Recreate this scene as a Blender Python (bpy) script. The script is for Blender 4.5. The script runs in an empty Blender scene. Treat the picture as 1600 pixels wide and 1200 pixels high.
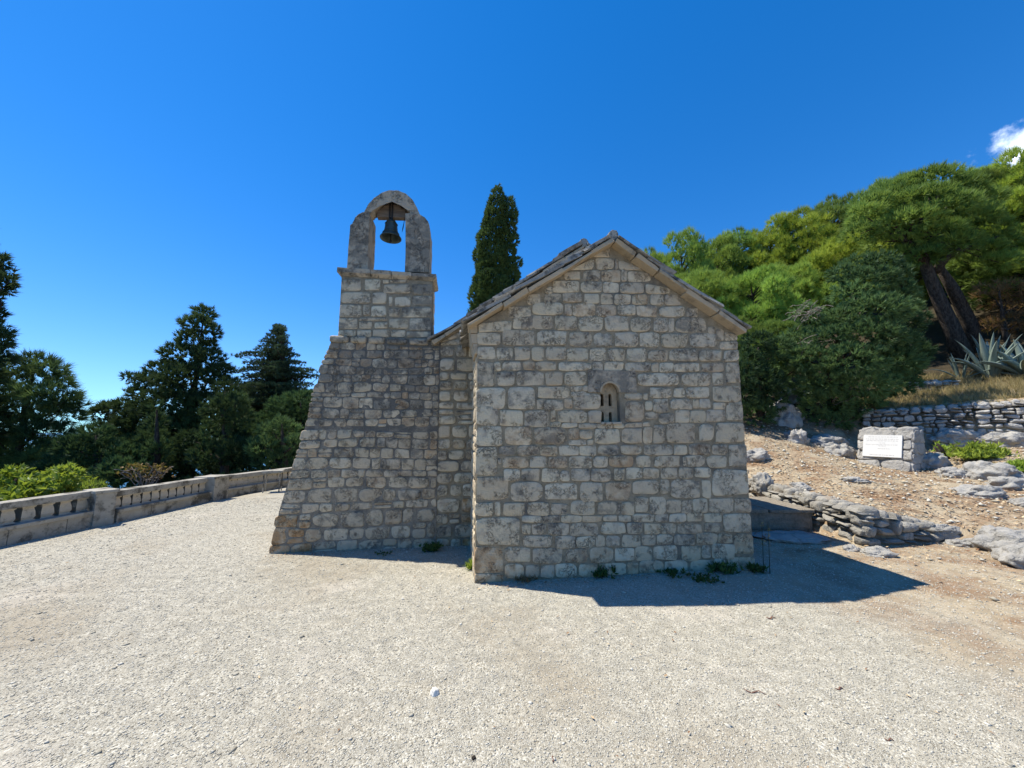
import bpy, bmesh, math, random
import numpy as np
from mathutils import Vector, Matrix, noise

random.seed(7)
RNG = np.random.default_rng(7)
SC = bpy.context.scene
COL = SC.collection

# ------------------------------------------------------------------ camera and survey helpers
LENS, PITCH, EYE = 13.0, math.radians(7.1), 1.6
FPX = 1600 * LENS / 36
SP, CP = math.sin(PITCH), math.cos(PITCH)
TH = math.radians(8.2)
OX, OY = -.39, 4.13
SN, CS = math.sin(TH), math.cos(TH)


def ray(x, y):
    u = (x - 800) / FPX
    v = (600 - y) / FPX
    return u, CP - v * SP, SP + v * CP


def at(x, y, d):
    a, b, c = ray(x, y)
    return Vector((a * d, b * d, EYE + c * d))


def gnd(x, y, z=0.0):
    a, b, c = ray(x, y)
    t = (z - EYE) / c
    return Vector((a * t, b * t, z))


def plane(x, y, ly=0.0):
    """chapel-local (lx, z) of a survey point on the plane ly = const"""
    a, b, c = ray(x, y)
    t = (ly - OX * SN + OY * CS) / (-a * SN + b * CS)
    X, Y = a * t - OX, b * t - OY
    return X * CS + Y * SN, EYE + c * t


def L2W(lx, ly, z=0.0):
    return Vector((OX + lx * CS - ly * SN, OY + lx * SN + ly * CS, z))


# ------------------------------------------------------------------ object helpers
def tag(o, label=None, cat=None, group=None, kind=None):
    if label: o['label'] = label
    if cat: o['category'] = cat
    if group: o['group'] = group
    if kind: o['kind'] = kind
    return o


def empty(name, loc=(0, 0, 0), rz=0.0, label=None, cat=None, group=None):
    o = bpy.data.objects.new(name, None)
    o.empty_display_size = .2
    COL.objects.link(o)
    o.location = loc
    o.rotation_euler = (0, 0, rz)
    return tag(o, label, cat, group)


def link(name, me, mat=None, parent=None, loc=None):
    o = bpy.data.objects.new(name, me)
    COL.objects.link(o)
    if mat is not None:
        me.materials.clear()
        me.materials.append(mat)
    if parent is not None:
        o.parent = parent
    if loc is not None:
        o.location = loc
    return o


def np_mesh(name, V, F, tint=None, smooth=False, attrs=None, nv=None):
    V = np.ascontiguousarray(V, dtype=np.float32)
    F = np.ascontiguousarray(F, dtype=np.int32)
    me = bpy.data.meshes.new(name)
    k = F.shape[1]
    me.vertices.add(len(V))
    me.vertices.foreach_set('co', V.ravel())
    me.loops.add(F.size)
    me.loops.foreach_set('vertex_index', F.ravel())
    me.polygons.add(len(F))
    me.polygons.foreach_set('loop_start', np.arange(0, F.size, k, dtype=np.int32))
    me.update(calc_edges=True)
    if smooth:
        me.polygons.foreach_set('use_smooth', np.ones(len(F), dtype=bool))
    A = dict(attrs or {})
    if tint is not None:
        A['tint'] = tint
    for n, a in A.items():
        at_ = me.attributes.new(n, 'FLOAT', 'POINT')
        at_.data.foreach_set('value', np.ascontiguousarray(a, dtype=np.float32))
    if nv is not None:
        at_ = me.attributes.new('nv', 'FLOAT_VECTOR', 'POINT')
        at_.data.foreach_set('vector', np.ascontiguousarray(nv, dtype=np.float32).ravel())
    return me


class MB:
    """collects shapes that become ONE mesh"""
    def __init__(s):
        s.v, s.f, s.at = [], [], {}

    def add(s, verts, faces, **at_):
        b = len(s.v)
        s.v += [tuple(p) for p in verts]
        s.f += [tuple(i + b for i in f) for f in faces]
        for k, val in at_.items():
            L = s.at.setdefault(k, {})
            for i in range(len(verts)):
                L[b + i] = val[i] if hasattr(val, '__len__') else val
        return s

    def box(s, c, size, M=None, j=0.0, **a):
        x, y, z = size[0] / 2, size[1] / 2, size[2] / 2
        P = [Vector((sx * x, sy * y, sz * z)) for sz in (-1, 1) for sy in (-1, 1) for sx in (-1, 1)]
        if j:
            P = [p + Vector((random.uniform(-j, j), random.uniform(-j, j), random.uniform(-j, j))) for p in P]
        if M is not None:
            P = [M @ p for p in P]
        P = [p + Vector(c) for p in P]
        return s.add(P, [(0, 2, 3, 1), (4, 5, 7, 6), (0, 1, 5, 4), (2, 6, 7, 3), (0, 4, 6, 2), (1, 3, 7, 5)], **a)

    def tube(s, pts, radii, n=8, cap=True, **a):
        pts = [Vector(p) for p in pts]
        V, F = [], []
        ref = Vector((0.3, .9, .2)).normalized()
        for i, p in enumerate(pts):
            t = (pts[min(i + 1, len(pts) - 1)] - pts[max(i - 1, 0)])
            t = t.normalized() if t.length > 1e-9 else Vector((0, 0, 1))
            a1 = t.cross(ref)
            if a1.length < .05: a1 = t.cross(Vector((1, 0, 0)))
            a1.normalize()
            b1 = t.cross(a1)
            for k in range(n):
                q = 2 * math.pi * k / n
                V.append(p + radii[i] * (math.cos(q) * a1 + math.sin(q) * b1))
        for i in range(len(pts) - 1):
            for k in range(n):
                F.append((i * n + k, i * n + (k + 1) % n, (i + 1) * n + (k + 1) % n, (i + 1) * n + k))
        if cap:
            F.append(tuple(range(n - 1, -1, -1)))
            F.append(tuple(range((len(pts) - 1) * n, len(pts) * n)))
        return s.add(V, F, **a)

    def lathe(s, prof, c, n=28):
        V, F = [], []
        for r, z in prof:
            for k in range(n):
                q = 2 * math.pi * k / n
                V.append((c[0] + r * math.cos(q), c[1] + r * math.sin(q), c[2] + z))
        for i in range(len(prof) - 1):
            for k in range(n):
                F.append((i * n + k, i * n + (k + 1) % n, (i + 1) * n + (k + 1) % n, (i + 1) * n + k))
        return s.add(V, F)

    def prism(s, poly, fn, d0, d1, **a):
        """poly: 2-D outline; fn(u, v, d) -> point; extruded between d0 and d1"""
        n = len(poly)
        V = [fn(u, v, d0) for u, v in poly] + [fn(u, v, d1) for u, v in poly]
        F = [tuple(range(n)), tuple(range(2 * n - 1, n - 1, -1))]
        F += [(i, n + i, n + (i + 1) % n, (i + 1) % n) for i in range(n)]
        return s.add(V, F, **a)

    def build(s, name, mat=None, parent=None, smooth=False, fix=True, bevel=0.0, loc=None):
        me = bpy.data.meshes.new(name)
        me.from_pydata([tuple(p) for p in s.v], [], s.f)
        me.update()
        for k, L in s.at.items():
            A = me.attributes.new(k, 'FLOAT', 'POINT')
            A.data.foreach_set('value', np.array([L.get(i, 0.0) for i in range(len(s.v))], dtype=np.float32))
        if fix or bevel:
            bm = bmesh.new()
            bm.from_mesh(me)
            if fix: bmesh.ops.recalc_face_normals(bm, faces=bm.faces)
            if bevel:
                bmesh.ops.bevel(bm, geom=list(bm.edges), offset=bevel, segments=2, affect='EDGES', profile=.6, clamp_overlap=True)
            bm.to_mesh(me)
            bm.free()
        if smooth:
            me.polygons.foreach_set('use_smooth', np.ones(len(me.polygons), dtype=bool))
        return link(name, me, mat, parent, loc)


_tex = {}


def roughen(o, levels=3, strength=.02, scale=.12, seed_obj=None):
    m = o.modifiers.new('cut', 'SUBSURF')
    m.subdivision_type = 'SIMPLE'
    m.levels = m.render_levels = levels
    t = _tex.get(scale)
    if t is None:
        t = bpy.data.textures.new('rough%g' % scale, 'CLOUDS')
        t.noise_scale = scale
        t.noise_depth = 3
        _tex[scale] = t
    d = o.modifiers.new('rough', 'DISPLACE')
    d.texture = t
    d.texture_coords = 'GLOBAL'
    d.strength = strength
    d.mid_level = .5
    return o


# ------------------------------------------------------------------ node helpers
class NT:
    def __init__(s, tree):
        s.t = tree
        tree.nodes.clear()

    def n(s, typ, props=None, **ins):
        nd = s.t.nodes.new(typ)
        for k, v in (props or {}).items():
            setattr(nd, k, v)
        for k, v in ins.items():
            key = k.replace('_', ' ')
            if key.startswith('in') and key[2:].isdigit():
                sock = nd.inputs[int(key[2:])]
            else:
                sock = nd.inputs[key]
            s.put(sock, v)
        return nd

    def put(s, sock, v):
        if isinstance(v, bpy.types.NodeSocket):
            s.t.links.new(v, sock)
        elif isinstance(v, bpy.types.Node):
            s.t.links.new(v.outputs[0], sock)
        else:
            if isinstance(v, (tuple, list)) and len(v) == 3 and sock.type == 'RGBA':
                v = (*v, 1)
            sock.default_value = v

    def math(s, op, a, b=0.0, clamp=False):
        nd = s.n('ShaderNodeMath', dict(operation=op, use_clamp=clamp), in0=a, in1=b)
        return nd.outputs[0]

    def mix(s, f, a, b, mode='MIX'):
        nd = s.t.nodes.new('ShaderNodeMix')
        nd.data_type = 'RGBA'
        nd.blend_type = mode
        s.put(nd.inputs[0], f)
        s.put(nd.inputs[6], a)
        s.put(nd.inputs[7], b)
        return nd.outputs[2]

    def ramp(s, f, stops, interp='LINEAR'):
        nd = s.n('ShaderNodeValToRGB', Fac=f)
        cr = nd.color_ramp
        cr.interpolation = interp
        while len(cr.elements) < len(stops):
            cr.elements.new(.5)
        for e, (p, c) in zip(cr.elements, stops):
            e.position = p
            e.color = (*c, 1) if not isinstance(c, (int, float)) else (c, c, c, 1)
        return nd.outputs[0]

    def sstep(s, f, a, b):
        nd = s.n('ShaderNodeMapRange', dict(interpolation_type='SMOOTHSTEP', clamp=True), Value=f, From_Min=a, From_Max=b)
        return nd.outputs[0]

    def noise(s, vec, scale, detail=4.0, rough=.55, out=0, dist=0.0):
        nd = s.n('ShaderNodeTexNoise', Vector=vec, Scale=scale, Detail=detail, Roughness=rough, Distortion=dist)
        return nd.outputs[out]

    def attr(s, name, out='Fac'):
        return s.n('ShaderNodeAttribute', dict(attribute_name=name)).outputs[out]


def mat(name, fn):
    m = bpy.data.materials.new(name)
    m.use_nodes = True
    T = NT(m.node_tree)
    sh = fn(T)
    T.n('ShaderNodeOutputMaterial', Surface=sh)
    return m


def pos(T):
    return T.n('ShaderNodeNewGeometry').outputs['Position']


def principled(T, col, rough=.9, normal=None, spec=.25, **k):
    p = T.n('ShaderNodeBsdfPrincipled', Base_Color=col, Roughness=rough, **k)
    p.inputs['Specular IOR Level'].default_value = spec
    if normal is not None:
        T.put(p.inputs['Normal'], normal)
    return p.outputs[0]


def bump(T, h, dist=.01, strength=1.0, normal=None):
    b = T.n('ShaderNodeBump', Height=h, Distance=dist, Strength=strength)
    if normal is not None:
        T.put(b.inputs['Normal'], normal)
    return b.outputs[0]


# ------------------------------------------------------------------ materials
def masonry_mat(lo, hi, lich_col=(.20, .178, .143), lich_bias=0.0, clean=False):
    def f(T):
        P = pos(T)
        isl = T.n('ShaderNodeNewGeometry').outputs['Random Per Island']
        base = T.mix(isl, lo, hi)
        # warm/cool shift per stone
        isl2 = T.n('ShaderNodeTexWhiteNoise', dict(noise_dimensions='1D'), W=isl).outputs[0]
        base = T.mix(T.math('MULTIPLY', isl2, .55), base, (.48, .375, .265))
        n1 = T.noise(P, 9, 5, .6)
        base = T.mix(T.sstep(n1, .45, .78), base, (.42, .345, .26))
        # lichen and weather stains: grey blotches of their own, stronger by a vertex attribute
        L = T.attr('lichen')
        n2 = T.noise(P, 5.5, 8, .68, dist=.4)
        n2 = T.math('ADD', n2, T.math('MULTIPLY', T.math('SUBTRACT', isl2, .5), .10))
        n2 = T.math('ADD', n2, T.math('MULTIPLY', L, .34))
        n2 = T.math('ADD', n2, lich_bias)
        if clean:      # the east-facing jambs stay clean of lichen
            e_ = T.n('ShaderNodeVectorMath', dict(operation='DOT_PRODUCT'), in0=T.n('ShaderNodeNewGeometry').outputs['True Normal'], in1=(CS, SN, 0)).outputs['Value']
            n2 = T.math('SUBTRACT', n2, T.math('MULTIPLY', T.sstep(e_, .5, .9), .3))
        m1 = T.math('MULTIPLY', T.sstep(n2, .545, .72), .85)
        base = T.mix(m1, base, lich_col)
        # dark veins and picks
        n3 = T.noise(P, 22, 6, .7, dist=1.2)
        vein = T.math('ABSOLUTE', T.math('SUBTRACT', n3, .5))
        gate = T.sstep(T.noise(P, 7, 2), .47, .60)
        vm = T.math('MULTIPLY', T.math('SUBTRACT', 1.0, T.sstep(vein, .0, .028)), gate)
        base = T.mix(T.math('MULTIPLY', vm, .85), base, (.06, .055, .05))
        # white lichen flecks
        v = T.n('ShaderNodeTexVoronoi', Vector=P, Scale=34.0)
        fl = T.math('MULTIPLY', T.math('SUBTRACT', 1.0, T.sstep(v.outputs['Distance'], .12, .24)), T.sstep(T.noise(P, 3.0, 2), .52, .66))
        base = T.mix(T.math('MULTIPLY', fl, .5), base, (.52, .50, .46))
        base = T.mix(T.math('MULTIPLY', T.attr('rust'), T.sstep(n1, .3, .6)), base, (.42, .22, .08))
        h = T.math('ADD', T.math('MULTIPLY', T.noise(P, 16, 6, .7), 1.0), T.math('MULTIPLY', T.noise(P, 70, 4, .7), .4))
        h = T.math('SUBTRACT', h, T.math('MULTIPLY', vm, .6))
        return principled(T, base, .95, bump(T, h, .028, .9), .15)
    return f


def mortar_fn(T):
    P = pos(T)
    n = T.noise(P, 14, 6, .65)
    c = T.ramp(n, [(.3, (.20, .16, .104)), (.55, (.32, .262, .178)), (.8, (.41, .345, .25))])
    c = T.mix(T.sstep(T.noise(P, 2.2, 4), .5, .75), c, (.13, .12, .105))
    c = T.mix(T.math('MULTIPLY', T.attr('lichen'), .6), c, (.10, .097, .09))
    return principled(T, c, .97, bump(T, T.noise(P, 60, 5, .7), .02, .9), .1)


M = {}
M['stone'] = mat('chapel stone', masonry_mat((.58, .475, .315), (.74, .63, .445), lich_bias=-.014))
M['stone_weathered'] = mat('weathered stone', masonry_mat((.49, .40, .27), (.65, .54, .38), lich_bias=.0))
M['carved'] = mat('carved stone', masonry_mat((.44, .36, .26), (.50, .42, .31), lich_bias=.03, clean=True))
M['mortar'] = mat('lime mortar', mortar_fn)


def mortar_grey_fn(T):
    P = pos(T)
    c = T.ramp(T.noise(P, 18, 7, .7), [(.3, (.17, .145, .11)), (.55, (.29, .25, .195)), (.8, (.38, .335, .27))])
    n2 = T.math('ADD', T.noise(P, 5.5, 8, .68, dist=.4), T.math('MULTIPLY', T.attr('lichen'), .34))
    c = T.mix(T.math('MULTIPLY', T.sstep(n2, .53, .74), .8), c, (.115, .11, .10))
    return principled(T, c, .97, bump(T, T.noise(P, 50, 6, .7), .025, .9), .1)


M['mortar_smeared'] = mat('smeared mortar', mortar_grey_fn)


def roof_fn(T):
    P = pos(T)
    isl = T.n('ShaderNodeNewGeometry').outputs['Random Per Island']
    c = T.mix(isl, (.25, .23, .20), (.42, .395, .345))
    c = T.mix(T.sstep(T.noise(P, 8, 8, .7), .45, .63), c, (.11, .105, .095))
    c = T.mix(T.sstep(T.noise(P, 15, 5, .6), .62, .72), c, (.45, .44, .40))
    return principled(T, c, .95, bump(T, T.noise(P, 30, 6, .7), .02, .8), .15)


def verge_fn(T):
    P = pos(T)
    isl = T.n('ShaderNodeNewGeometry').outputs['Random Per Island']
    c = T.mix(isl, (.40, .31, .20), (.48, .38, .26))
    c = T.mix(T.sstep(T.noise(P, 6, 6, .65), .48, .72), c, (.23, .185, .13))
    return principled(T, c, .95, bump(T, T.noise(P, 26, 6, .7), .02, .8), .15)


M['roof'] = mat('roof slabs', roof_fn)
M['verge'] = mat('verge stone', verge_fn)


def rock_fn(a, b, dark, litter=0.0):
    def f(T):
        P = pos(T)
        isl = T.n('ShaderNodeNewGeometry').outputs['Random Per Island']
        n = T.noise(P, 5, 9, .7, dist=.3)
        c = T.mix(T.sstep(n, .3, .72), a, b)
        c = T.mix(T.math('MULTIPLY', isl, .4), c, tuple(x * .62 for x in b))
        c = T.mix(T.sstep(T.noise(P, 11, 8, .75, dist=.6), .58, .72), c, dark)
        w = T.n('ShaderNodeTexVoronoi', dict(feature='DISTANCE_TO_EDGE'), Vector=T.mix(.3, P, T.noise(P, 2.5, 6, .65, out=1)), Scale=3.1)
        crack = T.math('SUBTRACT', 1.0, T.sstep(w.outputs['Distance'], .0, .05))
        c = T.mix(T.math('MULTIPLY', crack, .3), c, dark)
        c = T.mix(T.sstep(T.noise(P, 1.3, 3), .60, .75), c, (.40, .30, .20))
        h = T.math('SUBTRACT', T.noise(P, 13, 9, .72), T.math('MULTIPLY', crack, .22))
        return principled(T, c, .93, bump(T, h, .06, .9), .2)
    return f


M['rock'] = mat('grey limestone', rock_fn((.48, .455, .41), (.34, .325, .295), (.15, .138, .118)))
M['drystone'] = mat('dry wall stone', rock_fn((.56, .53, .48), (.42, .405, .38), (.17, .155, .135)))
M['kerbstone'] = mat('dark rubble stone', rock_fn((.42, .395, .345), (.30, .282, .245), (.12, .11, .093)))
M['core_dark'] = mat('packed earth', lambda T: principled(T, (.15, .13, .105), 1, bump(T, T.noise(pos(T), 12, 6), .05, 1), .05))


def ground_fn(T):
    P = pos(T)
    D = T.attr('dirt')
    # crushed limestone chippings of two sizes
    v1 = T.n('ShaderNodeTexVoronoi', Vector=P, Scale=190.0)
    v2 = T.n('ShaderNodeTexVoronoi', Vector=P, Scale=105.0)
    w1 = T.n('ShaderNodeSeparateColor', Color=v1.outputs['Color']).outputs[0]
    w2 = T.n('ShaderNodeSeparateColor', Color=v2.outputs['Color']).outputs[0]
    sel = T.sstep(T.noise(P, 9, 3), .42, .58)
    w = T.n('ShaderNodeMix', in0=sel, in2=w1, in3=w2).outputs[0]
    grav = T.ramp(w, [(0, (.21, .185, .14)), (.28, (.36, .33, .262)), (.7, (.44, .41, .335)), (1, (.58, .55, .465))])
    big = T.noise(P, .55, 5, .6)
    grav = T.mix(T.math('MULTIPLY', T.sstep(big, .46, .66), .65), grav, (.32, .27, .195))
    grav = T.mix(T.math('MULTIPLY', T.sstep(T.noise(P, .9, 6, .65), .53, .70), .45), grav, (.56, .505, .42))
    fine = T.noise(P, 260, 3, .7)
    dust = T.mix(T.sstep(fine, .35, .65), (.36, .29, .19), (.46, .38, .265))
    soil = T.mix(T.sstep(T.noise(P, 1.6, 6, .65), .4, .65), dust, (.26, .165, .095))
    lit = T.math('MULTIPLY', T.sstep(w, .72, .82), T.sstep(T.noise(P, 7, 3), .4, .6))
    soil = T.mix(T.math('MULTIPLY', lit, .6), soil, (.55, .49, .40))
    dn = T.math('ADD', D, T.math('MULTIPLY', T.math('SUBTRACT', T.noise(P, 1.1, 5, .6), .5), .55))
    c = T.mix(T.sstep(dn, .25, .75), grav, soil)
    wood = T.mix(T.noise(P, 2, 5), (.025, .022, .013), (.085, .065, .04))  # brown woodland floor, darkened further to put tree shade into the colour
    c = T.mix(T.attr('wood'), c, wood)
    sel1 = T.n('ShaderNodeMix', in0=sel, in2=v1.outputs['Distance'], in3=v2.outputs['Distance']).outputs[0]
    h = T.math('ADD', T.math('MULTIPLY', sel1, -.9), T.math('MULTIPLY', w, .6))
    nb = bump(T, h, .008, .8)
    nb = bump(T, T.noise(P, 3.5, 5, .6), .05, .5, nb)
    return principled(T, c, .96, nb, .12)


M['ground'] = mat('gravel ground', ground_fn)


def simple_tint(lo, hi, rough=.9, spec=.2):
    return lambda T: principled(T, T.mix(T.attr('tint'), lo, hi), rough, None, spec)


M['pebble'] = mat('limestone chippings', simple_tint((.32, .29, .225), (.60, .565, .48)))
M['litter'] = mat('dry leaf litter', simple_tint((.20, .10, .05), (.60, .47, .29)))


def leaf_fn(lo, hi, transl=.3, gloss=.015, ty=.3):
    def f(T):
        t = T.attr('tint')
        rnd = T.n('ShaderNodeObjectInfo').outputs['Random']
        c = T.mix(t, lo, hi)
        hs = T.n('ShaderNodeHueSaturation', Hue=T.math('ADD', .485, T.math('MULTIPLY', rnd, .02)), Saturation=1.0,
                 Value=T.math('ADD', .85, T.math('MULTIPLY', rnd, .3)), Color=c).outputs[0]
        nv = T.n('ShaderNodeAttribute', dict(attribute_name='nv')).outputs['Vector']
        nv = T.n('ShaderNodeVectorTransform', dict(vector_type='NORMAL', convert_from='OBJECT', convert_to='WORLD'), Vector=nv).outputs[0]
        gn = T.n('ShaderNodeNewGeometry').outputs['Normal']
        nn = T.n('ShaderNodeVectorMath', dict(operation='ADD'), in0=T.n('ShaderNodeVectorMath', dict(operation='SCALE'), in0=nv, Scale=.45).outputs[0], in1=gn).outputs[0]
        nn = T.n('ShaderNodeVectorMath', dict(operation='NORMALIZE'), in0=nn).outputs[0]
        d = T.n('ShaderNodeBsdfDiffuse', Color=hs, Roughness=.6, Normal=nn)
        tr = T.n('ShaderNodeBsdfTranslucent', Color=T.mix(ty, hs, (.40, .46, .03)))
        g = T.n('ShaderNodeBsdfGlossy', Color=(.8, .85, .9), Roughness=.55)
        m1 = T.n('ShaderNodeMixShader', Fac=transl, in1=d, in2=tr)
        m2 = T.n('ShaderNodeMixShader', Fac=gloss, in1=m1, in2=g)
        return m2.outputs[0]
    return f


M['pine'] = mat('pine needles', leaf_fn((.13, .22, .035), (.40, .55, .10), .42, .015, .16))
M['pine_yellow'] = mat('yellow green pine needles', leaf_fn((.17, .235, .025), (.46, .54, .07), .42, .015, .2))
M['pine_dark'] = mat('dark pine needles', leaf_fn((.08, .145, .03), (.28, .40, .08), .38, .015, .14))
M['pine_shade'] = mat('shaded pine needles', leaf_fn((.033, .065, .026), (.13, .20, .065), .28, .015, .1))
M['conifer'] = mat('dark conifer foliage', leaf_fn((.022, .048, .020), (.095, .16, .055), .25, .015, .06))
M['cedar'] = mat('cedar needles', leaf_fn((.03, .058, .030), (.12, .18, .085), .25, .015, .05))
M['cypress'] = mat('cypress foliage', leaf_fn((.035, .063, .02), (.115, .165, .045), .22, .015, .08))
M['juniper'] = mat('juniper foliage', leaf_fn((.034, .070, .028), (.17, .265, .09), .3, .015, .08))
M['laurel'] = mat('bright leaves', leaf_fn((.15, .24, .02), (.36, .48, .06), .4, .04))
M['fennel'] = mat('fresh green weeds', leaf_fn((.16, .25, .025), (.40, .50, .08), .4))
M['weed'] = mat('wall weeds', leaf_fn((.035, .06, .015), (.10, .15, .04), .3))
M['drygrass'] = mat('dry grass', leaf_fn((.26, .20, .08), (.48, .40, .20), .3))
M['deadleaf'] = mat('dead needles', leaf_fn((.14, .07, .03), (.30, .20, .08), .25))


def bark_fn(a, b):
    def f(T):
        P = pos(T)
        mp = T.n('ShaderNodeMapping', Vector=P, Scale=(6.0, 6.0, 1.3)).outputs[0]
        n = T.noise(mp, 3, 7, .7, dist=.4)
        return principled(T, T.mix(T.sstep(n, .35, .65), a, b), .95, bump(T, n, .06, 1), .1)
    return f


M['bark'] = mat('pine bark', bark_fn((.03, .024, .02), (.105, .085, .07)))
M['deadwood'] = mat('grey dead wood', bark_fn((.17, .14, .115), (.36, .31, .27)))


def agave_fn(T):
    P = pos(T)
    c = T.mix(T.attr('tint'), (.12, .165, .14), (.25, .30, .255))
    c = T.mix(T.sstep(T.noise(P, 3, 4), .6, .75), c, (.36, .36, .22))
    return principled(T, c, .5, None, .4)


M['agave'] = mat('agave leaf', agave_fn)
M['bell'] = mat('bronze patina', lambda T: principled(T, T.ramp(T.noise(pos(T), 18, 6), [(.3, (.035, .05, .045)), (.7, (.10, .125, .11))]), .55, None, .4, Metallic=.55))
M['iron'] = mat('iron', lambda T: principled(T, T.ramp(T.noise(pos(T), 40, 4), [(.3, (.015, .014, .013)), (.7, (.05, .04, .035))]), .6, None, .4, Metallic=.5))
M['timber'] = mat('old timber', lambda T: principled(T, T.ramp(T.noise(T.n('ShaderNodeMapping', Vector=pos(T), Scale=(2.0, 2.0, 30.0)).outputs[0], 3, 5),
                                                            [(.3, (.09, .07, .055)), (.7, (.22, .175, .14))]), .9, None, .2))


def plaque_fn(T):
    n = T.noise(pos(T), 9, 4)
    return principled(T, T.mix(n, (.54, .53, .50), (.62, .61, .58)), .6, None, .3)


M['plaque'] = mat('white marble', plaque_fn)
M['letters'] = mat('faded lettering', lambda T: principled(T, (.33, .31, .285), .8, None, .2))
M['white_stone'] = mat('white stone', lambda T: principled(T, T.mix(T.noise(pos(T), 30, 4), (.62, .58, .51), (.78, .74, .66)), .9, None, .2))
M['stick'] = mat('brown stick', lambda T: principled(T, T.mix(T.noise(pos(T), 60, 4), (.10, .045, .035), (.24, .13, .09)), .9, None, .2))


def balus_fn(T):
    P = pos(T)
    c = T.ramp(T.noise(P, 5, 6, .65), [(.3, (.42, .39, .33)), (.7, (.30, .275, .225))])
    c = T.mix(T.sstep(T.noise(P, 3.2, 6, .7), .47, .62), c, (.115, .105, .085))
    c = T.mix(T.sstep(T.noise(P, 24, 4, .7), .62, .75), c, (.50, .47, .42))
    return principled(T, c, .95, bump(T, T.noise(P, 40, 5, .7), .015, .7), .15)


M['balus'] = mat('cast stone', balus_fn)


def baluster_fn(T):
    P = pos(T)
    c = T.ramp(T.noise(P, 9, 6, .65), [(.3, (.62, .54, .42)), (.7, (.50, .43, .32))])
    n2 = T.math('ADD', T.noise(P, 4, 6, .7), T.math('MULTIPLY', T.attr('lichen'), .32))  # vertex attribute sets how dark each baluster face is
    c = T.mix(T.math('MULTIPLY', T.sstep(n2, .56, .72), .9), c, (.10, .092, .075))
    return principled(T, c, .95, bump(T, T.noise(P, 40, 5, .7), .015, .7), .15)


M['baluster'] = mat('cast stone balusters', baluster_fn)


# ------------------------------------------------------------------ world, sun, camera
SUN = Vector((-1.367, .373, 2.82)).normalized()
EL = math.asin(SUN.z)
ROT = math.atan2(SUN.x, SUN.y)
w = bpy.data.worlds.new('World')
SC.world = w
w.use_nodes = True
T = NT(w.node_tree)
sky = T.n('ShaderNodeTexSky', dict(sky_type='NISHITA', sun_disc=False, sun_elevation=EL, sun_rotation=ROT, altitude=900,
                                   air_density=.95, dust_density=.05, ozone_density=4.0))
hs = T.n('ShaderNodeHueSaturation', Hue=.504, Saturation=1.34, Value=1.08, Color=sky)
# the bright band at the horizon rolls off as on film
roll = T.n('ShaderNodeVectorMath', dict(operation='MULTIPLY_ADD'), in0=hs.outputs[0], in1=(.30, .10, .035), in2=(1, 1, 1)).outputs[0]
skyc = T.n('ShaderNodeVectorMath', dict(operation='DIVIDE'), in0=hs.outputs[0], in1=roll).outputs[0]
gen = T.n('ShaderNodeTexCoord').outputs['Generated']
cc = Vector(ray(1603, 224)).normalized()
dv = T.n('ShaderNodeVectorMath', dict(operation='SUBTRACT'), in0=gen, in1=tuple(cc)).outputs[0]
dv = T.n('ShaderNodeMapping', Vector=dv, Scale=(1.0, 1.0, 1.5)).outputs[0]
dl = T.n('ShaderNodeVectorMath', dict(operation='LENGTH'), in0=dv).outputs['Value']
cn = T.noise(gen, 30, 7, .6)
cm = T.math('SUBTRACT', T.math('MULTIPLY', T.math('SUBTRACT', .052, dl), 18), T.math('MULTIPLY', T.math('SUBTRACT', cn, .45), 1.8))
cm = T.sstep(cm, .0, .85)
colr = T.mix(cm, skyc, (8.0, 8.8, 9.6))
bg = T.n('ShaderNodeBackground', Color=colr, Strength=.15)
T.n('ShaderNodeOutputWorld', Surface=bg)

sl = bpy.data.lights.new('sun', 'SUN')
sl.energy = 4.9
sl.angle = math.radians(.5)
sl.color = (1, .945, .83)
so = bpy.data.objects.new('sun', sl)
COL.objects.link(so)
so.location = SUN * 60
so.rotation_euler = SUN.to_track_quat('Z', 'Y').to_euler()

cam = bpy.data.cameras.new('camera')
cam.lens = LENS
cam.sensor_width = 36
cam.clip_end = 30000
co = bpy.data.objects.new('camera', cam)
COL.objects.link(co)
co.location = (0, 0, EYE)
co.rotation_euler = (math.pi / 2 + PITCH, 0, 0)
SC.camera = co
vs = SC.view_settings
vs.view_transform = 'Standard'
vs.look = 'None'
vs.exposure = 0.62
vs.gamma = 1.0
SC.cycles.max_bounces = 6
SC.cycles.diffuse_bounces = 3

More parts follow.
